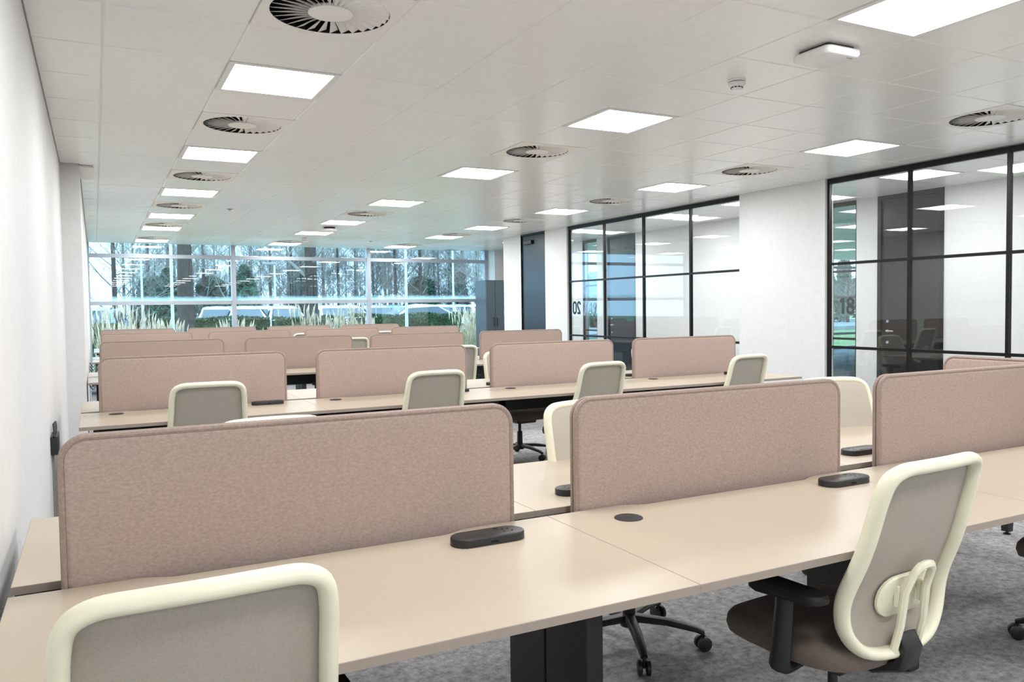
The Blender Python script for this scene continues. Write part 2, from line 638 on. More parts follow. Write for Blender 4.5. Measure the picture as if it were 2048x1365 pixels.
# corridor far wall with doors and glazed slots
segs = [(-2.0, 5.92), (6.80, 7.12), (7.575, 11.86), (12.76, 13.12), (13.64, YW + 0.05)]
for i, (a, b) in enumerate(segs):
    struct(MB().box(XC, XC + 0.12, a, b, 0, CEIL + 0.05).obj('wall_corridor' + ('' if i == 0 else '.%03d' % i), 'wall_white'))
for i, (a, b) in enumerate(((5.92, 6.80), (11.86, 12.76))):
    d = struct(link('door_%d' % (i + 2), None, None, (XC, a, 0)))
    wd = b - a
    MB().box(0.01, 0.055, 0.05, wd - 0.05, 0.006, CEIL - 0.05, 0.004).obj('door_leaf', 'black_door', d)
    m = MB()
    m.box(-0.012, 0.07, 0, 0.048, 0, CEIL)
    m.box(-0.012, 0.07, wd - 0.048, wd, 0, CEIL)
    m.box(-0.012, 0.07, 0.048, wd - 0.048, CEIL - 0.048, CEIL)
    m.obj('door_frame', 'black_frame', d)
    for z in (0.88, 1.02, 1.14):
        MB().lathe([(0.016, 0.0), (0.016, 0.012), (0.010, 0.016)], 14, (0, 0, 0), 'x').obj('lock_rose', 'alu', d, True, (-0.005, wd - 0.14, z))
    MB().tube([(-0.03, wd - 0.14, 1.02), (-0.03, wd - 0.24, 1.02)], 0.009, 8).obj('handle', 'alu', d, True)
partition('window_5', XC + 0.03, [7.57, 7.125], ZT, numbers=[('18', 7.29, 1.232, 0.21, -1)])
partition('window_6', XC + 0.03, [13.635, 13.125], ZT, numbers=[('19', 13.30, 1.232, 0.225, -1)])
struct(MB().box(XC - 0.012, XC, 6.80, 7.125, 0, 0.1).obj('baseboard_right', 'black_frame'))
struct(MB().box(XC - 0.012, XC, 7.575, 11.86, 0, 0.1).obj('baseboard_right.001', 'black_frame'))
struct(MB().box(XC - 0.012, XC, -2, 5.92, 0, 0.1).obj('baseboard_right.002', 'black_frame'))
struct(MB().box(XG, XC + 0.1, -2.1, -2.0, 0, CEIL + 0.05).obj('wall_corridor_end', 'wall_white'))
# daylit open space beyond the corridor
XR = 24.0
struct(MB().box(XC + 0.12, XR, 6.9, 7.0, 0, CEIL + 0.05).obj('wall_room', 'wall_white'))
struct(MB().box(XR, XR + 0.1, 6.9, YW + 0.1, 0, CEIL + 0.05).obj('wall_room.001', 'wall_white'))
struct(MB().box(14.0, XR + 0.1, 6.9, YW + 0.1, -0.15, 0).obj('floor.001', 'carpet'))
struct(MB().box(XL - 0.2, XR + 0.1, YB, YW + 0.02, CEIL + 0.12, CEIL + 0.3).obj('ceiling_slab', 'void'))
struct(MB().box(XC + 0.12, XR, 7.0, YW, CEIL, CEIL + 0.1).obj('ceiling_room', 'tile_metal'))


def alu_window(name, axis, fixed, us, zs, glass='window_glass', hz=None, mw=0.085, th=0.07):
    """aluminium curtain wall: mullions at us, rails at zs [(z, half height)]"""
    w_ = struct(link(name, None, None, (us[0], fixed, 0) if axis == 'x' else (fixed, us[0], 0)))

    def bx(u0, u1, z0, z1, t0, t1, nm, mt):
        u0 -= us[0]
        u1 -= us[0]
        m_ = MB()
        if axis == 'x':
            m_.box(0, u1 - u0, t0, t1, 0, z1 - z0)
            return m_.obj(nm, mt, w_, False, (u0, 0, z0))
        m_.box(t0, t1, 0, u1 - u0, 0, z1 - z0)
        return m_.obj(nm, mt, w_, False, (0, u0, z0))
    h = mw / 2
    for u in us:
        bx(u - h, u + h, 0, CEIL + 0.1, -th, 0.04, 'mullion', 'alu')
    for a, b in zip(us[:-1], us[1:]):
        for z, hh in zs:
            bx(a + h, b - h, z - hh, z + hh, -th * 0.8, 0.03, 'transom', 'alu')
        for i in range(len(zs) - 1):
            z0, z1 = zs[i][0] + zs[i][1], zs[i + 1][0] - zs[i + 1][1]
            gm = glass if not (hz and i == hz) else glass + '_misted'
            bx(a + h, b - h, z0, z1, -0.012, 0.0, 'pane', gm)
    return w_


rails = [(0.04, 0.04), (0.46, 0.036), (1.553, 0.036), (2.452, 0.036), (2.75, 0.05)]
alu_window('window_1', 'x', YW, [-0.10, 2.50, 5.30, 8.13], rails, hz=2)
alu_window('window_2', 'x', YW, [8.62, 10.9, 13.7, 16.5, 19.3, 22.1, 23.95], rails)
struct(MB().box(8.17, 8.58, YW - 0.42, YW + 0.1, 0, CEIL + 0.1).obj('wall_column', 'wall_white'))
struct(MB().box(-0.05, 8.16, YW - 0.16, YW - 0.075, 0.0, 0.30, 0.004).obj('trim_2', 'trim_white'))

# ------------------------------------------------------------------ ceiling of tiles
soff = struct(MB().box(XL - 0.1, XC, YB, YW, CEIL + 0.05, CEIL + 0.06).obj('ceiling', 'tile_grid'))
light_rows = (-4, 0, 4, 8, 12, 15, 19)
vent_rows = {0: (-2, 2, 6, 10, 14, 18), 1: (2, 10, 18), 2: (-2, 2, 6, 10, 14, 18)}
special = {}
for c in range(3):
    for o in light_rows:
        special[(4 * c, o)] = 'L'
    for o in vent_rows[c]:
        special[(4 * c, o)] = 'V'


def tile_mesh(wx, wy):
    g, c, h = 0.0015, 0.007, 0.02
    x0, x1, y0, y1 = g, wx - g, g, wy - g
    vs = [(x0, y0, h), (x1, y0, h), (x1, y1, h), (x0, y1, h), (x0, y0, c), (x1, y0, c), (x1, y1, c), (x0, y1, c),
          (x0 + c, y0 + c, 0), (x1 - c, y0 + c, 0), (x1 - c, y1 - c, 0), (x0 + c, y1 - c, 0)]
    fs = []
    for a in (0, 4):
        for i in range(4):
            j = (i + 1) % 4
            fs.append((a + i, a + 4 + i, a + 4 + j, a + j))
    fs.append((8, 11, 10, 9))
    b = MB()
    b.add(vs, fs)
    return b.mesh('ceiling_tile', 'tile_metal')


tm = tile_mesh(T, T)
rmin, rmax = -4, 20
cols = list(range(0, 10))
xleft = GX0 - T
me_l = tile_mesh(xleft - XL, T)
me_lp = tile_mesh(xleft - XP, T)
me_first = tm
xr_last = GX0 + 10 * T
me_r = tile_mesh(XG - 0.02 - xr_last, T)
for r in range(rmin, rmax + 1):
    y = GY0 + r * T
    yl = min(T, YW - 0.07 - y)
    if yl < 0.1:
        continue
    full = yl > T - 1e-4
    for c in range(-1, 10):
        if (c, r) in special:
            continue
        me = tm if full else tile_mesh(T, yl)
        link('ceiling_tile', me, soff, (GX0 + c * T, y, CEIL))
    xs = XL if y < YP - 0.3 else XP
    me = (me_l if xs == XL else me_lp) if full else tile_mesh(xleft - xs, yl)
    link('ceiling_tile', me, soff, (xs, y, CEIL))
    link('ceiling_tile', me_r if full else tile_mesh(XG - 0.02 - xr_last, yl), soff, (xr_last, y, CEIL))
# the T bars the tiles sit on
b = MB()
for c in range(-1, 11):
    x = GX0 + c * T
    b.box(x - 0.007, x + 0.007, GY0 + rmin * T, YW - 0.07, CEIL + 0.0075, CEIL + 0.03)
for r in range(rmin, rmax + 2):
    y = GY0 + r * T
    if y < YW - 0.1:
        b.box(XP, XG - 0.02, y - 0.007, y + 0.007, CEIL + 0.0078, CEIL + 0.03)
b.obj('grid_bars', 'tile_grid', soff)
# the tiles behind the camera and over the corridor and kitchen, joined
b = MB()
for r in range(int((YB - GY0) / T), rmin):
    for c in range(-2, 11):
        if (c % 4 == 0 and r % 4 == 0 and 0 <= c <= 8):
            continue
        x, y = GX0 + c * T, GY0 + r * T
        b.box(x + 0.004, min(x + T - 0.004, XG - 0.02), y + 0.004, y + T - 0.004, CEIL, CEIL + 0.02)
st = b.obj('ceiling_tile_field', 'tile_metal', soff)
st['kind'] = 'stuff'
b = MB()
corr_lights = [(0, y) for y in (0.68, 3.08, 5.48, 7.88, 9.48, 11.88, 14.28)]
cy = -2.0
cut = sorted([(y - 0.3, y + 0.3) for _, y in corr_lights])
edges = [-2.0]
for a, e in cut:
    edges += [a, e]
edges.append(YW - 0.07)
for a, e in zip(edges[0::2], edges[1::2]):
    n = max(1, round((e - a) / T))
    for i in range(n):
        q0, q1 = a + (e - a) * i / n, a + (e - a) * (i + 1) / n
        b.box(7.34, 7.93, q0 + 0.004, q1 - 0.004, CEIL, CEIL + 0.02)
for i in range(int((YW + 2) / T)):
    q0 = -2.0 + i * T
    b.box(XG + 0.06, 7.332, q0 + 0.004, q0 + T - 0.004, CEIL, CEIL + 0.02)
    b.box(7.938, XC, q0 + 0.004, q0 + T - 0.004, CEIL, CEIL + 0.02)
st = b.obj('ceiling_tile_field', 'tile_metal', soff)
st['kind'] = 'stuff'
struct(MB().box(XG - 0.03, XG + 0.08, 13.64, YW - 0.07, CEIL, CEIL + 0.02).obj('trim_3', 'tile_metal'))

# ------------------------------------------------------------------ ceiling lights
lp = thing('ceiling_light', '', 'ceiling light', (0, 0, 0))
b = MB()
F = 0.034
for x0, x1, y0, y1 in ((0.003, 0.597, 0.003, F), (0.003, 0.597, 0.6 - F, 0.597), (0.003, F, F, 0.6 - F), (0.6 - F, 0.597, F, 0.6 - F)):
    b.box(x0 - 0.3, x1 - 0.3, y0 - 0.3, y1 - 0.3, -0.004, 0.02)
b.obj('frame', 'trim_white', lp)
b = MB().box(F - 0.3, 0.3 - F, F - 0.3, 0.3 - F, 0.004, 0.012)
b.mi = [0, 1, 1, 1, 1, 1]
b.obj('diffuser', ['light_panel', 'trim_white'], lp)
first = True
bpy.context.view_layer.update()
ordn = ['nearest', 'second', 'third', 'fourth', 'fifth', 'sixth', 'seventh']
coln = ['left-hand column by the white wall', 'middle column over the desks', 'right-hand column beside the glass partition']
for c in range(3):
    vis = [o for o in light_rows if not (c in (0, 2) and o == -4)]
    for o in light_rows:
        loc = (GX0 + 4 * c * T + 0.3, GY0 + o * T + 0.3, CEIL)
        if o in vis:
            lab = 'bright square ceiling light panel, %s in the %s' % (ordn[vis.index(o)], coln[c])
            g = 'square ceiling lights'
        else:
            lab, g = 'square ceiling light panel just above the top edge of the view', 'ceiling lights out of view'
        place_copy(lp, first, loc, 0, lab, g)
        first = False
    for r in range(-8, int((YB - GY0) / T), -4):
        place_copy(lp, False, (GX0 + 4 * c * T + 0.3, GY0 + r * T + 0.3, CEIL), 0,
                   'square ceiling light panel behind the camera', 'ceiling lights behind the camera')
for i, (_, y) in enumerate(corr_lights):
    place_copy(lp, False, (7.635, y, CEIL), 0, 'square ceiling light panel in the corridor behind the glass partition', 'corridor ceiling lights')

# ------------------------------------------------------------------ swirl diffusers
N_BL = 30
RB, RH = 0.262, 0.098
vp = thing('swirl_diffuser', '', 'air vent', (0, 0, 0))
pts = []
ring_n = 48
b = MB()
vs = []
for k in range(ring_n):
    a = 2 * PI * k / ring_n
    vs.append((RB * math.cos(a), RB * math.sin(a), -0.002))
for k in range(ring_n):
    a = 2 * PI * k / ring_n
    ca, sa = math.cos(a), math.sin(a)
    s = 0.2992 / max(abs(ca), abs(sa))
    vs.append((s * ca, s * sa, -0.002))
for k in range(ring_n):
    a = 2 * PI * k / ring_n
    ca, sa = math.cos(a), math.sin(a)
    sq = 0.2996 / max(abs(ca), abs(sa))
    vs.append((sq * ca, sq * sa, 0.02))
fs = []
for k in range(ring_n):
    k2 = (k + 1) % ring_n
    fs.append((k, ring_n + k, ring_n + k2, k2))
    fs.append((ring_n + k, 2 * ring_n + k, 2 * ring_n + k2, ring_n + k2))
for k in (6, 18, 30, 42):
    fs.append((ring_n + k - 0, ring_n + (k + 1) % ring_n, ring_n + k))
b.add(vs, [f for f in fs if len(set(f)) > 2])
b.obj('face_plate', 'vent_white', vp)
pb_ = MB()
pb_.lathe([(RB + 0.0005, 0.047), (RB + 0.0005, -0.0015)], 32)
pb_.f = pb_.f[:-1]
pb_.mi = pb_.mi[:-1]
pb_.obj('plenum', 'void', vp)  # near-black cavity wall, the shade behind the blades painted in
MB().lathe([(RH, -0.004), (RH, 0.010)], 32).obj('hub', 'vent_white', vp)


def blade_verts():
    wv = 2 * PI * RB / N_BL
    b_ = MB()
    r0, r1 = RH - 0.005, RB - 0.003
    w0, w1 = 0.58 * 2 * PI * r0 / N_BL, 0.72 * wv
    rise = 0.017
    vs_ = [(r0, -w0 / 2, -0.003 + rise), (r1, -w1 / 2, -0.003 + rise), (r1, w1 / 2, -0.003), (r0, w0 / 2, -0.003)]
    vs_ += [(x, y, z + 0.0015) for x, y, z in vs_]
    b_.add(vs_, [(0, 3, 2, 1), (4, 5, 6, 7), (0, 1, 5, 4), (1, 2, 6, 5), (2, 3, 7, 6), (3, 0, 4, 7)])
    return b_


bl = blade_verts()
blade_me = bl.mesh('blade', 'vent_white')
joined = MB()
for k in range(N_BL):
    a = 2 * PI * k / N_BL
    ca, sa = math.cos(a), math.sin(a)
    joined.add([(x * ca - y * sa, x * sa + y * ca, z) for x, y, z in bl.v], bl.f)
joined_me = joined.mesh('blade_ring', 'vent_white')
bpy.context.view_layer.update()
base_kids = list(vp.children)
first = True
for c in range(3):
    for i, o in enumerate(vent_rows[c]):
        if first:
            v = vp
        else:
            v = vp.copy()
            COL.objects.link(v)
            for k in base_kids:
                kc = k.copy()
                COL.objects.link(kc)
                kc.parent = v
        first = False
        v.location = (GX0 + 4 * c * T + 0.3, GY0 + o * T + 0.3, CEIL)
        v['label'] = 'round swirl air vent with radial blades, %s in the %s vent column' % (ordn[i], ('left', 'middle', 'right')[c])
        v['group'] = 'ceiling air vents'
        if o <= 6:
            for k in range(N_BL):
                link('blade', blade_me, v, (0, 0, 0), 2 * PI * k / N_BL)
        else:
            link('blade_ring', joined_me, v)

# ------------------------------------------------------------------ ceiling devices
ap = thing('wireless_access_point', 'white square wireless access point on the ceiling near the big light panel', 'access point', (3.43, 3.0, CEIL), 0.0)
MB().box(-0.095, 0.095, -0.095, 0.095, -0.016, 0, 0.002).obj('mount', 'black_plastic', ap)
b = MB()
o1 = rrect(-0.125, 0.125, -0.125, 0.125, 0.035)
b.loft([[(x * s, y * s, z) for x, y in o1] for s, z in ((0.95, -0.016), (1.0, -0.022), (1.0, -0.040), (0.96, -0.052), (0.88, -0.057))])
b.obj('housing', 'white_plastic', ap, True)
MB().box(0.05, 0.09, -0.09, -0.085, -0.0585, -0.057).obj('logo_bar', 'grey_plastic', ap)


def detector(loc, label):
    t = thing('smoke_detector', label, 'smoke detector', loc)
    MB().lathe([(0.050, 0.0), (0.052, -0.004), (0.050, -0.012)][::-1], 28).obj('base_plate', 'white_plastic', t, True)
    MB().lathe([(0.040, -0.016), (0.042, -0.012)], 28).obj('vent_gap', 'black_matt', t)
    MB().lathe([(0.018, -0.056), (0.030, -0.050), (0.036, -0.040), (0.048, -0.036), (0.050, -0.022), (0.047, -0.0155)], 28).obj('sensor_head', 'white_plastic', t, True)
    for k in range(10):
        a = 2 * PI * k / 10
        MB().box(-0.007, 0.007, -0.0015, 0.0015, -0.049, -0.044).obj('slot', 'black_matt', t, False, (0.0335 * math.cos(a), 0.0335 * math.sin(a), 0), a + PI / 2)
    return t


detector((3.395, 3.62, CEIL), 'white smoke detector on the ceiling tile in front of the access point')
detector((3.42, 14.7, CEIL), 'small white smoke detector on the ceiling towards the window')
t = thing('wireless_access_point', 'round white access point on the ceiling far down the room', 'access point', (3.36, 12.72, CEIL))
MB().lathe([(0.09, -0.03), (0.09, 0.0)], 28).obj('mount', 'black_plastic', t)
MB().lathe([(0.075, -0.070), (0.115, -0.064), (0.125, -0.05), (0.12, -0.03)], 28).obj('housing', 'white_plastic', t, True)
for i, (x, y) in enumerate(((1.59, 10.9), (4.76, 15.0))):
    t = thing('sprinkler', ('small recessed sprinkler in the ceiling between left and middle lights', 'small recessed sprinkler in the ceiling near the window')[i], 'sprinkler', (x, y, CEIL))
    MB().lathe([(0.03, -0.006), (0.04, 0.0)], 20).obj('rose', 'grey_plastic', t, True)
    MB().lathe([(0.006, -0.025), (0.01, -0.006)], 12).obj('nozzle', 'alu', t, True)

# ------------------------------------------------------------------ desks
DW = 1.40
GAP = 0.037
DD = 0.698
DH = 0.73
TH = 0.020
RS = 0.5


def smooth(t):
    return t * t * (3 - 2 * t)


def top_outline():
    """near-half desk: x 0..DW, y from -(GAP+DD) to -GAP, scalloped rear edge"""
    g = 0.0004
    y0, y1 = -(GAP + DD), -GAP
    pts = [(g, y0), (DW - g, y0), (DW - g, y1)]
    rec = 0.032
    n = 10
    for i in range(n + 1):
        t = i / n
        pts.append((1.14 - 0.10 * t, y1 - rec * smooth(t)))
    for i in range(n + 1):
        t = i / n
        pts.append((0.36 - 0.10 * t, y1 - rec * (1 - smooth(t))))
    pts.append((g, y1))
    return pts


def desk_proto(far):
    t = thing('desk', '', 'desk')
    s = -1 if far else 1
    out = top_outline()
    tr = (lambda x, y: (DW - x, -y)) if far else (lambda x, y: (x, y))
    b_ = MB()
    b_.prism([tr(x, y) for x, y in out], DH - TH, DH, 0.0012)
    nq = len(out)
    b_.mi = [0 if i in (0, len(b_.f) - 1) or i > 2 * nq else 1 for i in range(len(b_.f))]
    b_.obj('desk_top', ['laminate', 'laminate_edge'], t)
    gx, gy = tr(0.20, -0.18)
    g = MB()
    g.lathe([(0.043, DH - 0.002), (0.043, DH + 0.002), (0.040, DH + 0.0035)], 28, (gx, gy, 0))
    g.obj('grommet', 'grommet', t, True)
    y0, y1 = (0.006, 0.24) if far else (-0.24, -0.006)
    MB().box(-0.055, 0.003, y0, y1, 0.008, DH - TH - 0.001, 0.003).obj('leg', 'desk_leg', t)
    yy0, yy1 = (0.05, 0.12) if far else (-0.12, -0.05)
    bb = MB()
    bb.box(0.04, DW - 0.04, yy0, yy1, DH - TH - 0.055, DH - TH - 0.001)
    bb.obj('rail', 'black_matt', t)
    bb = MB()
    yy0, yy1 = (0.13, 0.28) if far else (-0.28, -0.13)
    bb.box(0.10, DW - 0.10, yy0, yy1, DH - 0.16, DH - 0.155)
    bb.box(0.10, DW - 0.10, yy0, yy0 + 0.004, DH - 0.155, DH - TH - 0.001)
    bb.box(0.10, DW - 0.10, yy1 - 0.004, yy1, DH - 0.155, DH - 0.09)
    bb.obj('cable_tray', 'black_matt', t)
    fy = (y0 + y1) / 2
    MB().lathe([(0.02, 0.0), (0.02, 0.009)], 14, (-0.026, fy, 0)).obj('foot', 'black_plastic', t)
    return t


dn_ = desk_proto(False)
df_ = desk_proto(True)

# end leg, added to the last desk of a row
end_leg = {}
for far in (False, True):
    y0, y1 = (0.006, 0.24) if far else (-0.24, -0.006)
    end_leg[far] = MB().box(DW - 0.06, DW - 0.004, y0, y1, 0.0, DH - TH - 0.001, 0.003).mesh('leg', 'desk_leg')


def module_proto():
    t = thing('power_module', '', 'power outlet')
    L2, R_ = 0.108, 0.042
    def stad(l, r):
        return arc(l - r, 0, r, -PI / 2, PI / 2, 10) + arc(-l + r, 0, r, PI / 2, 1.5 * PI, 10)
    b_ = MB()
    b_.loft([[(x, y, z) for x, y in stad(L2 * s, R_ * s)] for s, z in ((1.0, 0.0005), (1.0, 0.0185), (0.985, 0.0215), (0.965, 0.0222))])
    b_.obj('housing', 'black_plastic', t, True)
    for dx, dy in ((0.050, 0.012), (0.066, 0.012), (0.046, -0.010), (0.070, -0.010)):
        MB().lathe([(0.003, 0.0224), (0.003, 0.0229)], 10, (dx, dy, 0)).obj('socket_pin', 'void', t)
    MB().box(0.030, 0.042, 0.022, 0.030, 0.0224, 0.0231).obj('switch', 'black_matt', t)
    MB().box(-0.01, 0.012, -R_ - 0.0006, -R_ + 0.002, 0.006, 0.012).obj('charging_port', 'void', t)
    return t


pm = module_proto()


def screen_proto():
    SW, SH, ST, R_ = 1.185, 0.36, 0.0165, 0.062
    t = thing('desk_screen', '', 'desk screen')
    z0 = DH - 0.055
    z1 = DH + 0.352

    def out(ins):
        x0, x1 = ins, SW - ins
        r = R_ - ins
        return ([(x0, z0 + ins), (x1, z0 + ins)] + arc(x1 - r, z1 - ins - r, r, 0, PI / 2, 9) + arc(x0 + r, z1 - ins - r, r, PI / 2, PI, 9))
    rings = []
    for ins, y in ((0.022, -ST), (0.014, -ST + 0.0015), (0.010, -ST + 0.006)):
        rings.append([(x, y, z) for x, z in out(ins)])
    for ins, y in ((0.010, ST - 0.006), (0.014, ST - 0.0015), (0.022, ST)):
        rings.append([(x, y, z) for x, z in out(ins)])
    b_ = MB()
    b_.loft(rings)
    b_.obj('panel', 'felt', t, True)
    # welt round the edge
    o = out(0.006)[1:] + out(0.006)[:1]
    for nm, y, rr in (('piping', -0.009, 0.0078), ('piping', 0.009, 0.0078)):
        p_ = MB()
        p_.tube([(x, y, z) for x, z in o], rr, 8)
        p_.obj(nm, 'felt_piping', t, True)
    for x in (0.25, SW - 0.25):
        MB().box(x - 0.03, x + 0.03, -0.012, 0.012, DH - 0.09, DH - 0.05, 0.002).obj('bracket', 'black_plastic', t)
    return t


sp = screen_proto()
bpy.context.view_layer.update()

ROWS = [(2.14, -0.194, 3), (5.80, -0.098, 4), (9.03, -0.075, 4), (12.45, -0.045, 4), (15.48, -0.03, 4)]
rown = ['nearest row', 'second row', 'third row', 'fourth row', 'fifth row']
posn = ['leftmost', 'second from the left', 'third from the left', 'rightmost']
fn = ff = fp = fs_ = True
for ri, (yc, x0, n) in enumerate(ROWS):
    for i in range(n):
        x = x0 + i * DW
        for far in (False, True):
            lab = 'beige desk, %s on the %s side of the %s' % (posn[i], 'far' if far else 'near', rown[ri])
            if far:
                o = place_copy(df_, ff, (x, yc, 0), 0, lab, 'beige bench desks')
                ff = False
            else:
                o = place_copy(dn_, fn, (x, yc, 0), 0, lab, 'beige bench desks')
                fn = False
            if i == 0:
                for k in o.children:
                    if k.name.split('.')[0] in ('leg', 'foot'):
                        k.location.x += 0.062
            if i == n - 1 and ri > 0:
                link('leg', end_leg[far], o)
            if ri > 1:
                continue
            px = x + (DW - 1.13 if far else 1.13)
            lab = 'black power module, %s on the %s side of the %s' % (posn[i], 'far' if far else 'near', rown[ri])
            place_copy(pm, fp, (px, yc + (0.18 if far else -0.18), DH), PI if far else 0, lab, 'desk power modules')
            fp = False
        lab = 'taupe felt desk screen with rounded corners, %s in the %s' % (posn[i], rown[ri])
        place_copy(sp, fs_, (x + 0.1075, yc - 0.012, 0), 0, lab, 'taupe desk screens')
        fs_ = False

# end desk turned across the end of the nearest row, with its own screen
xe = -0.194 + 3 * DW
t = thing('desk', 'beige desk turned across the right end of the nearest row', 'desk', (xe + 0.03, 2.14, 0), 0)
b = MB()
b.box(0.02, 0.72, -0.70, 0.70, DH - TH, DH, 0.001)
b.obj('desk_top', 'laminate', t)
for sx, sy in ((0.06, -0.66), (0.06, 0.66), (0.68, -0.66), (0.68, 0.66)):
    b = MB()
    hs = 0.03
    b.loft([[(sx + a * s, sy + c * s, z) for a, c in ((-hs, -hs), (hs, -hs), (hs, hs), (-hs, hs))] for s, z in ((0.72, 0.018), (1.0, 0.35), (1.0, DH - TH - 0.001))])
    lg = b.obj('leg', 'desk_leg', t)
    MB().lathe([(0.02, 0.0), (0.02, 0.006), (0.008, 0.008), (0.008, 0.019)], 14, (sx, sy, 0)).obj('foot', 'black_plastic', lg)
s = copy_tree(sp)
s.location = (xe + 0.025, 2.14 + 0.5925, 0)
s.rotation_euler = (0, 0, -PI / 2)
s['label'] = 'taupe felt desk screen standing across the right end of the nearest row'
s['group'] = 'taupe desk screens'


# ------------------------------------------------------------------ chairs
def catmull(P, per=5):
    n = len(P)
    out = []
    for i in range(n):
        p0, p1, p2, p3 = (Vector(P[(i + k) % n]) for k in (-1, 0, 1, 2))
        for j in range(per):
            t = j / per
            out.append(0.5 * ((2 * p1) + (-p0 + p2) * t + (2 * p0 - 5 * p1 + 4 * p2 - p3) * t * t + (-p0 + 3 * p1 - 3 * p2 + p3) * t ** 3))
    return out


def back_y(x, z):
    # recline with a lumbar bulge; the sides wrap forwards
    t = (z - 0.45) / 0.53
    y = -0.215 - 0.115 * max(0.0, t) ** 1.25
    y += 0.022 * math.exp(-((t - 0.28) / 0.20) ** 2)
    return y + 0.030 * (x / 0.22) ** 2


def chair_proto():
    t = thing('office_chair', '', 'chair')
    half = [(0.0, 0.967), (0.09, 0.966), (0.150, 0.961), (0.186, 0.938), (0.198, 0.89), (0.202, 0.81), (0.207, 0.73), (0.214, 0.65),
            (0.214, 0.585), (0.200, 0.525), (0.160, 0.478), (0.10, 0.455), (0.0, 0.448)]
    loop = half + [(-x, z) for x, z in half[-2:0:-1]]
    L = catmull([(x, 0, z) for x, z in loop], 4)
    cz = 0.71
    path = [Vector((p.x, back_y(p.x, p.z), p.z)) for p in L]
    b_ = MB()
    b_.tube(path, 0.0165, 12, flat=1.38, up=(0, 1, 0), closed=True)
    b_.obj('back_frame', 'cream', t, True)
    # woven back, filling the frame, a front and a rear skin
    for nm, mt, off, sc in (('back_mesh', 'chair_mesh', 0.010, 0.975), ('back_upholstery', 'chair_front', 0.0232, 1.035)):
        mb = MB()
        rings = 7
        vs_ = []
        for r in range(1, rings + 1):
            s_ = sc * r / rings
            for p in L:
                x, z = p.x * s_, cz + (p.z - cz) * s_
                yy = back_y(x, z) + off
                if nm == 'back_upholstery' and r == rings:
                    yy -= 0.008
                vs_.append((x, yy, z))
        nL = len(L)
        vs_.append((0, back_y(0, cz) + off, cz))
        fs2 = []
        for r in range(rings - 1):
            for k in range(nL):
                k2 = (k + 1) % nL
                q = (r * nL + k, r * nL + k2, (r + 1) * nL + k2, (r + 1) * nL + k)
                fs2.append(q)
        for k in range(nL):
            fs2.append((rings * nL, (k + 1) % nL, k))
        mb.add(vs_, fs2)
        mb.obj(nm, mt, t, True)
    # lumbar pad behind the mesh
    mb = MB()
    o_ = rrect(-0.108, 0.108, 0.548, 0.662, 0.05, 6)
    mb.loft([[(x, back_y(x, z) + yo, 0.605 + (z - 0.605) * s_) for x, z in [(a * s_, c_) for a, c_ in o_]] for s_, yo in ((1, 0.003), (1, -0.004), (0.94, -0.008))])
    lpad = mb.obj('lumbar_pad', 'cream', t, True)
    for sx in (-0.05, 0.05):
        MB().box(sx - 0.004, sx + 0.004, back_y(0, 0.605) - 0.022, back_y(0, 0.605) - 0.005, 0.575, 0.635, 0.003).obj('pad_clip', 'cream', lpad)
    # loop handle
    hp = []
    for sx, z in ((0.052, 0.452), (0.050, 0.53), (0.046, 0.62), (0.040, 0.675), (0.024, 0.692), (0.0, 0.695)):
        hp.append((sx, back_y(0, z) - 0.030 + (0.02 if z < 0.47 else 0), z))
    hp = hp + [(-x, y, z) for x, y, z in hp[-2::-1]]
    MB().tube(hp, 0.011, 8).obj('back_loop', 'cream', t, True)
    # black bracket from back to mechanism
    b_ = MB()
    secs = []
    for (y, z, hw, hh) in ((back_y(0, .5) - 0.012, 0.497, 0.034, 0.010), (back_y(0, .46) - 0.028, 0.462, 0.038, 0.014), (-0.225, 0.415, 0.042, 0.018), (-0.15, 0.385, 0.045, 0.018), (-0.03, 0.383, 0.045, 0.016)):
        secs.append((y, z, hw, hh))
    rg = []
    for i, (y, z, hw, hh) in enumerate(secs):
        a = secs[max(i - 1, 0)]
        c_ = secs[min(i + 1, len(secs) - 1)]
        tv = Vector((0, c_[0] - a[0], c_[1] - a[1])).normalized()
        nv = Vector((0, -tv.z, tv.y))
        rg.append([Vector((sx * hw, y, z)) + nv * sn * hh for sx, sn in ((-1, -0.6), (-0.8, -1), (0.8, -1), (1, -0.6), (1, 0.6), (0.8, 1), (-0.8, 1), (-1, 0.6))])
    b_.loft(rg)
    b_.obj('back_bracket', 'black_plastic', t, True)
    # seat cushion
    mb = MB()
    def so(s_, z, dx=0.0):
        r_ = []
        for k in range(40):
            a = 2 * PI * k / 40
            ca, sa = math.cos(a), math.sin(a)
            x = 0.245 * s_ * math.copysign(abs(ca) ** 0.55, ca)
            y = 0.235 * s_ * math.copysign(abs(sa) ** 0.6, sa) + 0.03
            zz = z - (0.022 * max(0.0, (y - 0.14) / 0.12) ** 2)
            r_.append((x, y, zz))
        return r_
    mb.loft([so(0.90, 0.402), so(0.97, 0.410), so(1.0, 0.435), so(0.985, 0.458), so(0.94, 0.470), so(0.8, 0.476), so(0.5, 0.472), so(0.2, 0.470)])
    mb.obj('seat', 'chair_seat', t, True)
    mb = MB()
    mb.box(-0.10, 0.10, -0.10, 0.14, 0.345, 0.403, 0.012)
    mb.obj('mechanism', 'black_plastic', t)
    MB().lathe([(0.014, 0.20), (0.014, 0.345)], 14).obj('gas_piston', 'black_plastic', t, True)
    MB().lathe([(0.024, 0.10), (0.026, 0.12), (0.024, 0.235), (0.020, 0.24)], 16).obj('gas_column', 'black_plastic', t, True)
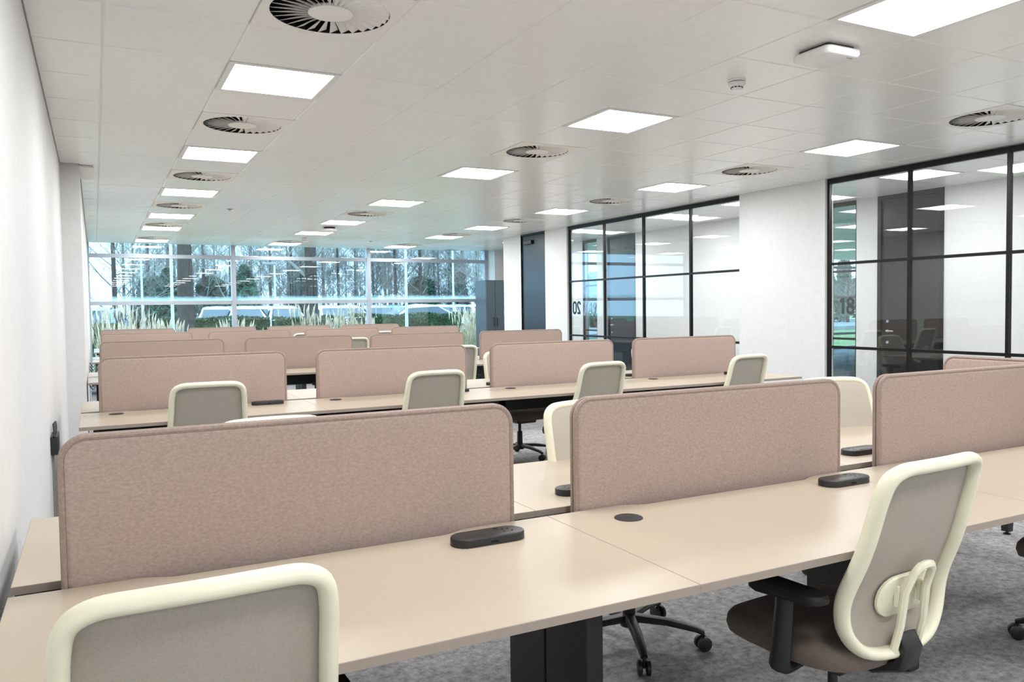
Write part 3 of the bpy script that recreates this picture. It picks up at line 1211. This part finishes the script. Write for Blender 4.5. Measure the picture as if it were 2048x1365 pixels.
    # arms
    for sx in (-1, 1):
        a = MB()
        a.tube([(sx * 0.10, 0.0, 0.385), (sx * 0.235, -0.02, 0.385), (sx * 0.272, -0.035, 0.405), (sx * 0.28, -0.05, 0.46), (sx * 0.282, -0.065, 0.608)],
               [0.02, 0.021, 0.023, 0.0235, 0.0215], 10, flat=1.25, up=(0, 1, 0))
        ao = a.obj('arm', 'black_plastic', t, True)
        pd = MB()
        op = rrect(sx * 0.275 - 0.036, sx * 0.275 + 0.036, -0.185, 0.055, 0.034, 5)
        cx_, cy_ = sx * 0.275, -0.065
        pd.loft([[(cx_ + (x - cx_) * s_, cy_ + (y - cy_) * s_, z - (0.010 if y > 0.03 else 0)) for x, y in op] for s_, z in ((0.86, 0.606), (1.0, 0.614), (1.0, 0.626), (0.93, 0.633))])
        pd.obj('arm_pad', 'black_matt', ao, True)
    # star base
    MB().lathe([(0.036, 0.075), (0.040, 0.09), (0.036, 0.12), (0.028, 0.125)], 18).obj('base_hub', 'black_plastic', t, True)
    for k in range(5):
        a = 2 * PI * k / 5 + PI / 2 + 0.2
        ca, sa = math.cos(a), math.sin(a)
        lg = MB()
        lg.tube([(0.02 * ca, 0.02 * sa, 0.108), (0.15 * ca, 0.15 * sa, 0.102), (0.265 * ca, 0.265 * sa, 0.082), (0.295 * ca, 0.295 * sa, 0.070)],
                [0.026, 0.022, 0.017, 0.014], 8, flat=0.75, up=(0, 0, 1))
        lo = lg.obj('base_leg', 'black_plastic', t, True)
        cs = MB()
        ct = 0.7 + 1.9 * k
        for off in (-0.016, 0.016):
            w_ = MB()
            w_.lathe([(0.022, -0.009), (0.029, -0.006), (0.029, 0.006), (0.022, 0.009)], 14, (0, 0, 0), 'x')
            ct_, st_ = math.cos(ct), math.sin(ct)
            cs.add([(0.292 * ca + (x + off) * ct_ - y * st_, 0.292 * sa + (x + off) * st_ + y * ct_, z + 0.0295) for x, y, z in w_.v], w_.f)
        cs.tube([(0.292 * ca, 0.292 * sa, 0.03), (0.292 * ca, 0.292 * sa, 0.075)], 0.007, 8)
        cs.obj('caster', 'black_plastic', lo, True)
    return t


ch = chair_proto()
bpy.context.view_layer.update()

CH = [
    # x, y (of base), turn, raise, label
    (0.128, 1.60, 0.03, -0.020, 'large cream framed office chair nearest the camera at bottom left'),
    (1.875, 1.610, 0.07, 0.012, 'cream framed office chair at the front right with its loop and lumbar pad showing'),
    (3.36, 1.62, 0.10, 0.0, 'office chair mostly beyond the right edge of the photo at the nearest row'),
    (0.575, 5.23, 0.0, 0.0, 'cream framed chair at the leftmost near desk of the second row'),
    (1.985, 5.23, 0.05, 0.0, 'cream framed chair at the second near desk of the second row'),
    (3.30, 5.23, 0.08, 0.0, 'cream framed chair at the third near desk of the second row'),
    (4.74, 5.23, 0.08, 0.0, 'cream framed chair at the rightmost near desk of the second row'),
    (0.55, 2.62, PI, 0.025, 'chair whose cream top peeps over the leftmost screen of the nearest row'),
    (1.885, 2.63, PI + 0.05, 0.0, 'chair facing the camera behind the gap between the two nearest screens'),
    (3.33, 2.63, PI - 0.22, 0.02, 'chair facing the camera behind the right end of the second nearest screen'),
    (3.42, 6.45, PI + 0.05, 0.0, 'chair facing the camera between second and third screens of the second row'),
    (5.10, 6.45, PI, 0.0, 'chair facing the camera between third and rightmost screens of the second row'),
    (0.91, 8.47, 0.0, 0.0, 'chair whose cream top peeps over the leftmost screen of the second row'),
    (2.33, 8.47, 0.0, 0.0, 'chair whose cream top peeps over the second screen of the second row'),
    (3.60, 8.47, 0.0, 0.0, 'cream framed chair at the third near desk of the third row'),
    (3.41, 11.89, 0.0, 0.0, 'cream framed chair at the third near desk of the fourth row'),
    (3.37, 14.91, 0.0, 0.0, 'chair seen between the second and third screens of the fourth row'),
    (4.87, 14.91, 0.0, 0.0, 'chair seen between the third and rightmost screens of the fourth row'),
]
raised_kids = ('back_frame', 'back_mesh', 'back_upholstery', 'lumbar_pad', 'back_loop', 'back_bracket', 'seat', 'mechanism', 'arm', 'gas_piston')
for i, (x, y, a, dz, lab) in enumerate(CH):
    o = copy_tree(ch) if i else ch
    o.location = (x, y, 0)
    o.rotation_euler = (0, 0, a)
    o['label'] = lab
    o['group'] = 'cream mesh office chairs'
    if i == 8:
        for k in o.children:
            if k.name.split('.')[0] == 'base_leg':
                k.rotation_euler.z += 0.57
    if dz:
        for k in o.children:
            if k.name.split('.')[0] in raised_kids:
                k.location.z += dz

# ------------------------------------------------------------------ cables and wall box at the left
t = thing('wall_socket_box', 'black power box with cables on the white wall behind the nearest screen', 'socket box', (XL, 5.1, 0))
MB().box(0.0, 0.035, -0.12, 0.12, 0.60, 0.70, 0.004).obj('housing', 'black_plastic', t)
b = MB()
for k in range(5):
    yy = -0.12 + 0.06 * k
    b.tube([(0.018, yy, 0.70), (0.020, yy + 0.02, 0.73), (0.016, yy + 0.05, 0.765 - 0.004 * k)], 0.006, 6)
b.obj('cable_loop', 'wire', t, True)
MB().box(0.0, 0.012, -0.02, 0.02, 0.0, 0.58).obj('conduit', 'grey_plastic', t)
for i, (y0, y1) in enumerate(((10.2, 10.6), (10.9, 11.3), (12.9, 13.4))):
    b = MB()
    for k in range(3):
        p = []
        for j in range(9):
            u = j / 8
            p.append((XP + 0.008 + 0.09 * u, y0 + (y1 - y0) * u + 0.04 * k, 0.66 - 0.05 * k - 0.10 * math.sin(PI * u) + 0.06 * u))
        b.tube(p, 0.006, 6)
    tag(b.obj('cable_bundle', 'wire', None, True),
        ('black cables looping from the left wall pier to the third row', 'black cables hanging by the left wall pier past the third row', 'black cables drooping by the left wall at the fourth row')[i],
        'cable', 'cables along the left wall')

# ------------------------------------------------------------------ tall cabinet by the window with a plant
t = thing('tall_cabinet', 'tall dark blue-grey cabinet beside the window at the far right', 'cabinet', (7.45, 15.5, 0))
Hc = 1.97
MB().box(0.0, 0.42, 0.02, 0.55, 0.0, Hc, 0.004).obj('body', 'cabinet_blue', t)
for i, (a, e) in enumerate(((0.004, 0.207), (0.213, 0.416))):
    dd = MB().box(a, e, 0.0, 0.018, 0.08, Hc - 0.03, 0.003).obj('door', 'cabinet_blue', t)
    hx = e - 0.035 if i == 0 else a + 0.035
    MB().tube([(hx, 0.0, 0.98), (hx, -0.03, 0.98), (hx, -0.03, 1.16), (hx, 0.0, 1.16)], 0.008, 8).obj('handle', 'black_plastic', dd, True)
b = MB()
b.box(0.42, 1.2, 0.08, 0.55, 0.0, 1.20, 0.003)
b.box(0.42, 1.2, 0.50, 0.55, 1.20, Hc)
b.box(0.42, 0.45, 0.08, 0.50, 1.20, Hc)
b.box(0.42, 1.2, 0.08, 0.55, Hc - 0.03, Hc)
b.obj('side_unit', 'black_door', t)
t = thing('potted_plant', 'green leafy plant in a pot beside the tall dark cabinet', 'plant', (8.02, 15.72, 1.201))
MB().lathe([(0.05, 0.0), (0.075, 0.01), (0.085, 0.12), (0.078, 0.125)], 20).obj('pot', 'pot', t, True)
for k in range(14):
    a = k * 2.4
    ln = 0.26 + 0.08 * (k % 3)
    b = MB()
    pl, pr = [], []
    for j in range(7):
        u = j / 6
        rr = 0.03 + ln * u * (0.8 if k % 2 else 0.55)
        zz = 0.11 + ln * (u * 1.0 - 0.75 * u * u) * (1.3 if k % 2 else 1.9)
        wv = 0.026 * math.sin(PI * min(1, u * 0.95 + 0.04))
        ca, sa = math.cos(a), math.sin(a)
        pl.append((rr * ca - wv * sa, rr * sa + wv * ca, zz + 0.008))
        pr.append((rr * ca + wv * sa, rr * sa - wv * ca, zz + 0.008))
    vs = pl + pr
    b.add(vs, [(j, j + 1, 7 + j + 1, 7 + j) for j in range(6)])
    b.obj('leaf', 'plant_leaf', t, True)

# ------------------------------------------------------------------ outdoors
GZ = -0.12
struct(MB().box(-60, 90, YW + 0.1, 140, GZ - 0.3, GZ).obj('ground', 'lawn'))
struct(MB().box(-60, 90, 31.5, 48, GZ, GZ + 0.22).obj('car_park', 'tarmac'))


def bare_tree(seed, height, trunk_r, first, levels=4, n0=20, upw=0.25, limb=0.30, wob=0.12):
    rnd = random.Random(seed)
    tr_, br_ = MB(), MB()

    def grow(p, dv, ln, r, lev):
        n = 5 if lev < 2 else (4 if lev < 3 else 2)
        pts_, rad = [p], [r]
        q = p
        v_ = dv.copy()
        for i in range(n):
            v_ = (v_ + Vector((rnd.uniform(-1, 1), rnd.uniform(-1, 1), rnd.uniform(-0.5, 0.8))) * 0.2 + Vector((0, 0, upw * 0.35))).normalized()
            q = q + v_ * ln / n
            pts_.append(q)
            rad.append(max(r * (1 - 0.7 * (i + 1) / n), 0.0035))
        br_.tube(pts_, rad, 5 if lev < 2 else 3, cap=False)
        if lev >= levels:
            return
        kids = (7, 6, 5, 4)[min(lev - 1, 3)]
        for k in range(kids):
            u = 0.18 + 0.82 * (k + rnd.random()) / kids
            j = min(n - 1, int(u * n))
            bp = pts_[j].lerp(pts_[j + 1], u * n - j)
            base = (pts_[j + 1] - pts_[j]).normalized()
            side = Vector((rnd.uniform(-1, 1), rnd.uniform(-1, 1), rnd.uniform(-0.4, 0.9))).normalized()
            nd = (base * 0.5 + side * 0.7 + Vector((0, 0, upw))).normalized()
            grow(bp, nd, ln * rnd.uniform(0.38, 0.62), max(r * 0.45 * (1 - 0.45 * u), 0.005), lev + 1)
    n = 10
    pts_, rad = [], []
    for i in range(n + 1):
        u = i / n
        pts_.append(Vector((math.sin(u * 3 + seed) * wob * u, math.cos(u * 2.3 + seed) * wob * u, u * height)))
        rad.append(trunk_r * (1 + 0.25 * max(0, 1 - u * 14)) * (1 - 0.8 * u ** 0.8))
    tr_.tube(pts_, rad, 10)
    for k in range(n0):
        u = first + (0.97 - first) * (k + rnd.random() * 0.6) / n0
        j = min(n - 1, int(u * n))
        bp = pts_[j].lerp(pts_[j + 1], u * n - j)
        a = k * 2.4 + rnd.random()
        nd = Vector((math.cos(a), math.sin(a), rnd.uniform(0.3, 1.0))).normalized()
        grow(bp, nd, height * rnd.uniform(0.22, 0.34) * (1.2 - 0.7 * u), trunk_r * limb * (1.1 - 0.85 * u), 1)
    return tr_.mesh('trunk', 'bark', True), br_.mesh('branches', 'twig')


def put_tree(name, label, meshes, loc, rz, group=None, scale=1.0):
    t_ = thing(name, label, 'tree', loc, rz, group)
    t_.scale = (scale, scale, scale)
    link('trunk', meshes[0], t_)
    link('branches', meshes[1], t_)
    return t_


tv = [bare_tree(11, 10, 0.13, 0.10, 4, 22, 0.10), bare_tree(23, 12, 0.12, 0.14, 4, 24, 0.18), bare_tree(37, 8.5, 0.10, 0.05, 4, 24, 0.14)]
big1 = bare_tree(52, 12, 0.27, 0.22, 4, 12, 0.12, 0.30)
big2 = bare_tree(67, 12, 0.25, 0.20, 4, 26, 0.2, 0.24)
put_tree('bare_tree', 'thick dark trunked bare tree in the left window bay', big1, (0.0932 * 25.0, 25.0, GZ), 0.6)
# the two limbs that fork low off the first trunk
put_tree('bare_tree', 'thick trunked bare tree with spreading limbs in the middle window bay', big2, (0.2388 * 25.5, 25.5, GZ), 2.2)
rnd = random.Random(5)
spots = [(0.02, 34, 2), (0.055, 52, 1), (0.075, 56, 0), (0.115, 50, 1), (0.145, 47, 0), (0.165, 58, 2), (0.19, 53, 1), (0.215, 50, 0), (0.255, 55, 1),
         (0.275, 49, 2), (0.295, 57, 0), (0.315, 50, 1), (0.335, 56, 0), (0.35, 50, 1), (0.365, 54, 0), (0.385, 49, 1), (0.405, 57, 2), (0.425, 50, 0),
         (0.445, 54, 1), (0.465, 50, 2), (0.485, 44, 0), (0.50, 38, 2), (0.10, 62, 0), (0.24, 63, 0), (0.32, 64, 1), (0.41, 64, 0), (0.03, 60, 1)]
for i, (k, y, v) in enumerate(spots):
    lab = 'bare leafless tree in the belt of trees beyond the car park'
    put_tree('bare_tree', lab, tv[v], (k * y, y, GZ), rnd.uniform(0, 6), 'bare trees beyond the car park', rnd.uniform(0.9, 1.25))
for i, (k, y) in enumerate(((0.53, 46), (0.58, 52), (0.64, 44), (0.72, 50), (0.80, 42), (0.9, 46), (1.0, 40), (1.1, 44), (1.2, 38), (1.3, 40), (1.42, 38))):
    put_tree('bare_tree', 'bare tree seen through the numbered glass beyond the corridor', tv[i % 3], (k * y, y, GZ), i * 1.3, 'bare trees on the right side of the building', 1.0)


for i in range(34):
    k, y = 0.02 + 0.0137 * i + 0.004 * (i % 3), 49.5 + (i * 7 % 5)
    put_tree('bare_shrub', 'bare leafless shrub at the foot of the trees beyond the car park', tv[2], (k * y, y, GZ), i * 2.1, 'bare shrubs beyond the car park', 0.42 + 0.05 * (i % 4))['category'] = 'shrub'
for i in range(11):
    k, y = 0.04 + 0.043 * i, 68 + (i * 5 % 7)
    put_tree('bare_tree', 'slender bare tree at the back of the tree belt', tv[1 if i % 2 else 0], (k * y, y, GZ), i * 1.9, 'bare trees at the back of the belt', 1.1)


def evergreen(seed, h, r, shape):
    rd = random.Random(seed)
    b_ = MB()
    for i in range(3200):
        u = rd.random() ** 0.8
        z = 0.25 + u * (h - 0.25)
        if shape == 'cone':
            R_ = r * (1 - u) ** 0.75 + 0.05
        else:
            R_ = r * math.sqrt(max(0.02, 1 - (2 * u - 1) ** 2)) * (0.8 + 0.2 * math.sin(7 * u))
        a = rd.uniform(0, 2 * PI)
        rr = R_ * rd.uniform(0.65, 1.05)
        c = Vector((rr * math.cos(a), rr * math.sin(a), z))
        d1 = Vector((rd.uniform(-1, 1), rd.uniform(-1, 1), rd.uniform(-0.6, 1))).normalized() * rd.uniform(0.10, 0.26)
        d2v = Vector((rd.uniform(-1, 1), rd.uniform(-1, 1), rd.uniform(-1, 1))).normalized() * rd.uniform(0.05, 0.12)
        b_.add([c - d1, c + d2v, c + d1, c - d2v], [(0, 1, 2, 3)])
    tk = MB()
    tk.tube([(0, 0, 0), (0, 0, h * 0.8)], [r * 0.12, 0.03], 8)
    return tk.mesh('trunk', 'bark'), b_.mesh('foliage', 'evergreen')


ev = [evergreen(1, 3.9, 1.25, 'cone'), evergreen(2, 3.6, 1.5, 'round'), evergreen(3, 5.0, 0.9, 'round')]
egs = [(0.060, 52, 1), (0.122, 52, 1), (0.160, 45, 0), (0.222, 56, 2), (0.385, 50, 1), (0.438, 52, 2), (0.075, 49, 0), (0.66, 42, 1), (1.15, 40, 0), (1.24, 42, 1), (1.19, 45, 2)]
for i, (k, y, v) in enumerate(egs):
    t = thing('evergreen_tree', 'dark green evergreen standing among the bare trees beyond the car park', 'tree', (k * y, y, GZ), i * 1.7, 'evergreens beyond the car park')
    link('trunk', ev[v][0], t)
    link('foliage', ev[v][1], t)


def hedge(x0, x1, y, z1, dep, label):
    t_ = thing('hedge', label, 'hedge', ((x0 + x1) / 2, y, GZ))
    rd = random.Random(int(x0 * 10) + 3)
    hw = (x1 - x0) / 2
    hh = z1 - GZ
    MB().box(-hw, hw, -dep / 2 + 0.06, dep / 2 - 0.06, 0.0, hh - 0.06).obj('core', 'hedge_leaf', t_)
    b_ = MB()
    for i in range(int((x1 - x0) * 900)):
        x = rd.uniform(-hw, hw)
        if rd.random() < 0.6:
            c = Vector((x, -dep / 2 + rd.uniform(-0.05, 0.06), rd.uniform(0.0, hh)))
        else:
            c = Vector((x, rd.uniform(-dep / 2, dep / 2), hh + rd.uniform(-0.06, 0.06) + 0.03 * math.sin(x * 3)))
        d1 = Vector((rd.uniform(-1, 1), rd.uniform(-1, 1), rd.uniform(-1, 1))).normalized() * rd.uniform(0.03, 0.075)
        d2v = Vector((rd.uniform(-1, 1), rd.uniform(-1, 1), rd.uniform(-1, 1))).normalized() * rd.uniform(0.02, 0.045)
        b_.add([c - d1, c + d2v, c + d1, c - d2v], [(0, 1, 2, 3)])
    b_.obj('foliage', 'hedge_leaf', t_)


hedge(2.0, 5.4, 29.0, 1.13, 1.0, 'clipped green hedge behind the thick dark trunk')
hedge(5.5, 7.9, 28.4, 1.10, 1.0, 'clipped green hedge behind the middle window bay')
hedge(8.0, 12.0, 27.6, 1.15, 1.0, 'clipped green hedge across the right window bay')
hedge(12.3, 15.5, 28.5, 1.15, 1.0, 'clipped green hedge at the far right behind the pale grasses')
hedge(-3.0, 0.9, 30.0, 1.0, 1.0, 'clipped green hedge at the far left behind the dry grass')


def grass_clump(seed, h, n, r, mt):
    rd = random.Random(seed)
    b_ = MB()
    pb = MB()
    for i in range(n):
        a = rd.uniform(0, 2 * PI)
        lean = rd.uniform(0.02, 0.42)
        hh = h * rd.uniform(0.55, 1.0)
        bx_ = Vector((rd.uniform(-r, r), rd.uniform(-r, r), 0)) * 0.5
        dv = Vector((math.cos(a), math.sin(a), 0))
        sd = Vector((-dv.y, dv.x, 0))
        pl = []
        for j in range(5):
            u = j / 4
            c = bx_ + dv * lean * hh * u * u + Vector((0, 0, hh * u * (1 - 0.25 * lean * u)))
            wv = 0.008 * (1 - u) + 0.0015
            pl += [c - sd * wv, c + sd * wv]
        b_.add(pl, [(2 * j, 2 * j + 1, 2 * j + 3, 2 * j + 2) for j in range(4)])
        if rd.random() < 0.35:
            c = bx_ + dv * lean * hh + Vector((0, 0, hh * (1 - 0.25 * lean)))
            pb.tube([c - Vector((0, 0, 0.18)), c, c + dv * 0.04 + Vector((0, 0, 0.16))], [0.006, 0.022, 0.003], 4)
    return b_.mesh('blades', 'dry_grass'), pb.mesh('plumes', 'plume')


gv = [grass_clump(1, 1.25, 200, 0.5, 0), grass_clump(2, 0.95, 240, 0.7, 0), grass_clump(3, 1.7, 110, 0.4, 0)]
gs = [(0.012, 21.5, 2, 1), (0.028, 20.5, 0, 1), (0.040, 22.0, 2, 1), (0.052, 20.0, 1, 1), (0.062, 23.0, 0, 1), (0.075, 21.5, 0, 1), (0.020, 19.6, 1, .8), (0.045, 18.9, 1, .7),
      (0.150, 21.0, 0, 1), (0.163, 20.0, 1, 1), (0.178, 22.0, 1, 1), (0.192, 20.5, 1, .9), (0.215, 22.5, 1, 1), (0.232, 22.0, 2, 1), (0.252, 21.0, 1, 1), (0.268, 22.0, 0, 1),
      (0.287, 21.5, 2, 1), (0.300, 22.0, 0, 1), (0.452, 22.0, 2, .9), (0.465, 21.0, 0, .9), (0.477, 22.5, 2, .9), (0.458, 23.5, 2, .9)]
for i, (k, y, v, sc) in enumerate(gs):
    side = 'left' if k < 0.1 else ('middle' if k < 0.31 else 'right')
    t = thing('ornamental_grass', 'clump of dry straw coloured grass outside the %s window bay' % side, 'grass clump', (k * y, y, GZ), i * 1.1, 'dry grasses outside the %s bay' % side)
    t.scale = (sc, sc, sc)
    link('blades', gv[v][0], t)
    link('plumes', gv[v][1], t)


# parked cars
def car_meshes(paint):
    prof = [(-2.1, 0.35), (-2.15, 0.62), (-2.0, 0.86), (-1.25, 0.93), (-0.55, 1.36), (0.1, 1.47), (0.95, 1.44), (1.75, 1.02), (2.05, 0.95), (2.12, 0.55), (2.05, 0.33)]
    hw = [0.80, 0.84, 0.84, 0.82, 0.60, 0.58, 0.58, 0.78, 0.80, 0.83, 0.80]
    body = MB()
    n = len(prof)
    vs_ = []
    cross = ((-1.0, -0.10), (-0.93, -0.03), (-0.72, 0.015), (0.0, 0.035), (0.72, 0.015), (0.93, -0.03), (1.0, -0.10))
    for cw, cz_ in cross:
        vs_ += [(x, w_ * cw, z + (cz_ if z > 1.2 else cz_ * 0.4 if z > 0.8 else 0)) for (x, z), w_ in zip(prof, hw)]
    fs2 = []
    for s_ in range(6):
        for i in range(n - 1):
            fs2.append((s_ * n + i, s_ * n + i + 1, (s_ + 1) * n + i + 1, (s_ + 1) * n + i))
    low = [(x, -0.84, 0.33) for x, z in prof], [(x, 0.84, 0.33) for x, z in prof]
    o_ = len(vs_)
    vs_ += low[0] + low[1]
    for i in range(n - 1):
        fs2.append((i, o_ + i, o_ + i + 1, i + 1))
        fs2.append((6 * n + i, 6 * n + i + 1, o_ + n + i + 1, o_ + n + i))
        fs2.append((o_ + i, o_ + n + i, o_ + n + i + 1, o_ + i + 1))
    body.add(vs_, fs2)
    gl = MB()
    for s_ in (-1, 1):
        gl.add([(-1.1, s_ * 0.815, 0.96), (-0.55, s_ * 0.63, 1.32), (0.9, s_ * 0.61, 1.38), (1.55, s_ * 0.77, 1.02)], [(0, 1, 2, 3)])
    gl.add([(-1.2, -0.62, 0.98), (-1.2, 0.62, 0.98), (-0.6, 0.5, 1.365), (-0.6, -0.5, 1.365)], [(0, 1, 2, 3)])
    wh = MB()
    wh.lathe([(0.2, -0.09), (0.31, -0.08), (0.31, 0.08), (0.2, 0.09)], 18, (0, 0, 0), 'y')
    return body.mesh('body', paint, True), gl.mesh('glazing', 'car_glass'), wh.mesh('wheel', 'tyre', True)


cm = {p_: car_meshes(p_) for p_ in ('car_silver', 'car_white', 'car_blue')}
cars = [(0.128, 34.5, 1.45, 'car_silver'), (0.143, 36.0, 1.7, 'car_white'), (0.16, 33.5, 1.5, 'car_silver'), (0.182, 35, 1.6, 'car_white'), (0.205, 34, 1.5, 'car_silver'), (0.262, 34.5, 1.6, 'car_silver'),
        (0.285, 36, 1.5, 'car_white'), (0.322, 37, 1.5, 'car_silver'), (0.345, 38, 1.6, 'car_blue'), (0.373, 33.0, 0.15, 'car_silver'), (0.413, 38, 1.5, 'car_white'), (0.44, 37.5, 1.6, 'car_silver'), (0.47, 37, 1.5, 'car_white'), (0.003, 33, 1.4, 'car_blue')]
for i, (k, y, a, p_) in enumerate(cars):
    t = thing('parked_car', {'car_silver': 'pale silver car parked behind the hedge outside', 'car_white': 'white car parked behind the hedge outside', 'car_blue': 'dark blue car parked behind the hedge outside'}[p_],
              'car', (k * y, y, GZ + 0.22), a, 'parked cars, ' + p_.split('_')[1])
    link('body', cm[p_][0], t)
    link('glazing', cm[p_][1], t)
    for sx, sy in ((-1.35, -0.76), (-1.35, 0.76), (1.3, -0.76), (1.3, 0.76)):
        link('wheel', cm[p_][2], t, (sx, sy, 0.31))

# lamp posts
for i, (k, y, h, lab) in enumerate(((0.0798, 24.0, 4.2, 'pale lamp post just left of the thick dark trunk'), (0.0484, 33.0, 3.6, 'slim lamp post in the left window bay beyond the dry grass'),
                                    (0.1957, 34.0, 3.4, 'slim lamp post in the middle window bay above the parked cars'), (0.4312, 33.0, 6.1, 'tall white lamp post in the right window bay'),
                                    (0.364, 23.0, 4.6, 'pale blue post standing in front of the hedge in the right bay'))):
    t = thing('lamp_post', lab, 'lamp post', (k * y, y, GZ))
    MB().tube([(0, 0, 0), (0, 0, h * 0.4), (0, 0, h)], [0.06, 0.042, 0.035], 12).obj('pole', 'post_grey', t, True)
    MB().box(-0.45, 0.06, -0.09, 0.09, h, h + 0.09, 0.02).obj('lamp_head', 'grey_plastic', t)

# road sign
t = thing('road_sign', 'white speed limit sign with a triangle above, outside the right window bay', 'sign', (0.448 * 24.5, 24.5, GZ))
MB().tube([(0, 0.03, 0), (0, 0.03, 1.55)], 0.03, 10).obj('pole', 'post_grey', t, True)
b = MB()
b.lathe([(0.17, -0.012), (0.17, 0.0)], 28, (0, 0, 0.72), 'y')
ro = b.obj('round_plate', 'sign_red', t)
MB().lathe([(0.145, -0.016), (0.145, -0.0125)], 28, (0, 0, 0.72), 'y').obj('disc', 'sign_white', ro)
n_ = link('numeral', text_mesh('10', 0.15, 'black_frame', 0.001), ro, (0, -0.0185, 0.65))
n_.rotation_euler = (PI / 2, 0, 0)
b = MB()
b.prism([(-0.14, 1.0), (0.14, 1.0), (0.0, 1.52)], 0.0, 0.012)
b.v = [(x, -z, y) for x, y, z in b.v]
tri = b.obj('triangle_plate', 'sign_white', t)
b = MB()
b.prism([(-0.06, 1.03), (0.06, 1.03), (0.0, 1.14)], 0.0125, 0.015)
b.v = [(x, -z, y) for x, y, z in b.v]
b.obj('symbol', 'black_frame', tri)
MB().box(-0.14, 0.14, -0.014, 0.0, 0.93, 0.96).obj('red_bar', 'sign_red', t)
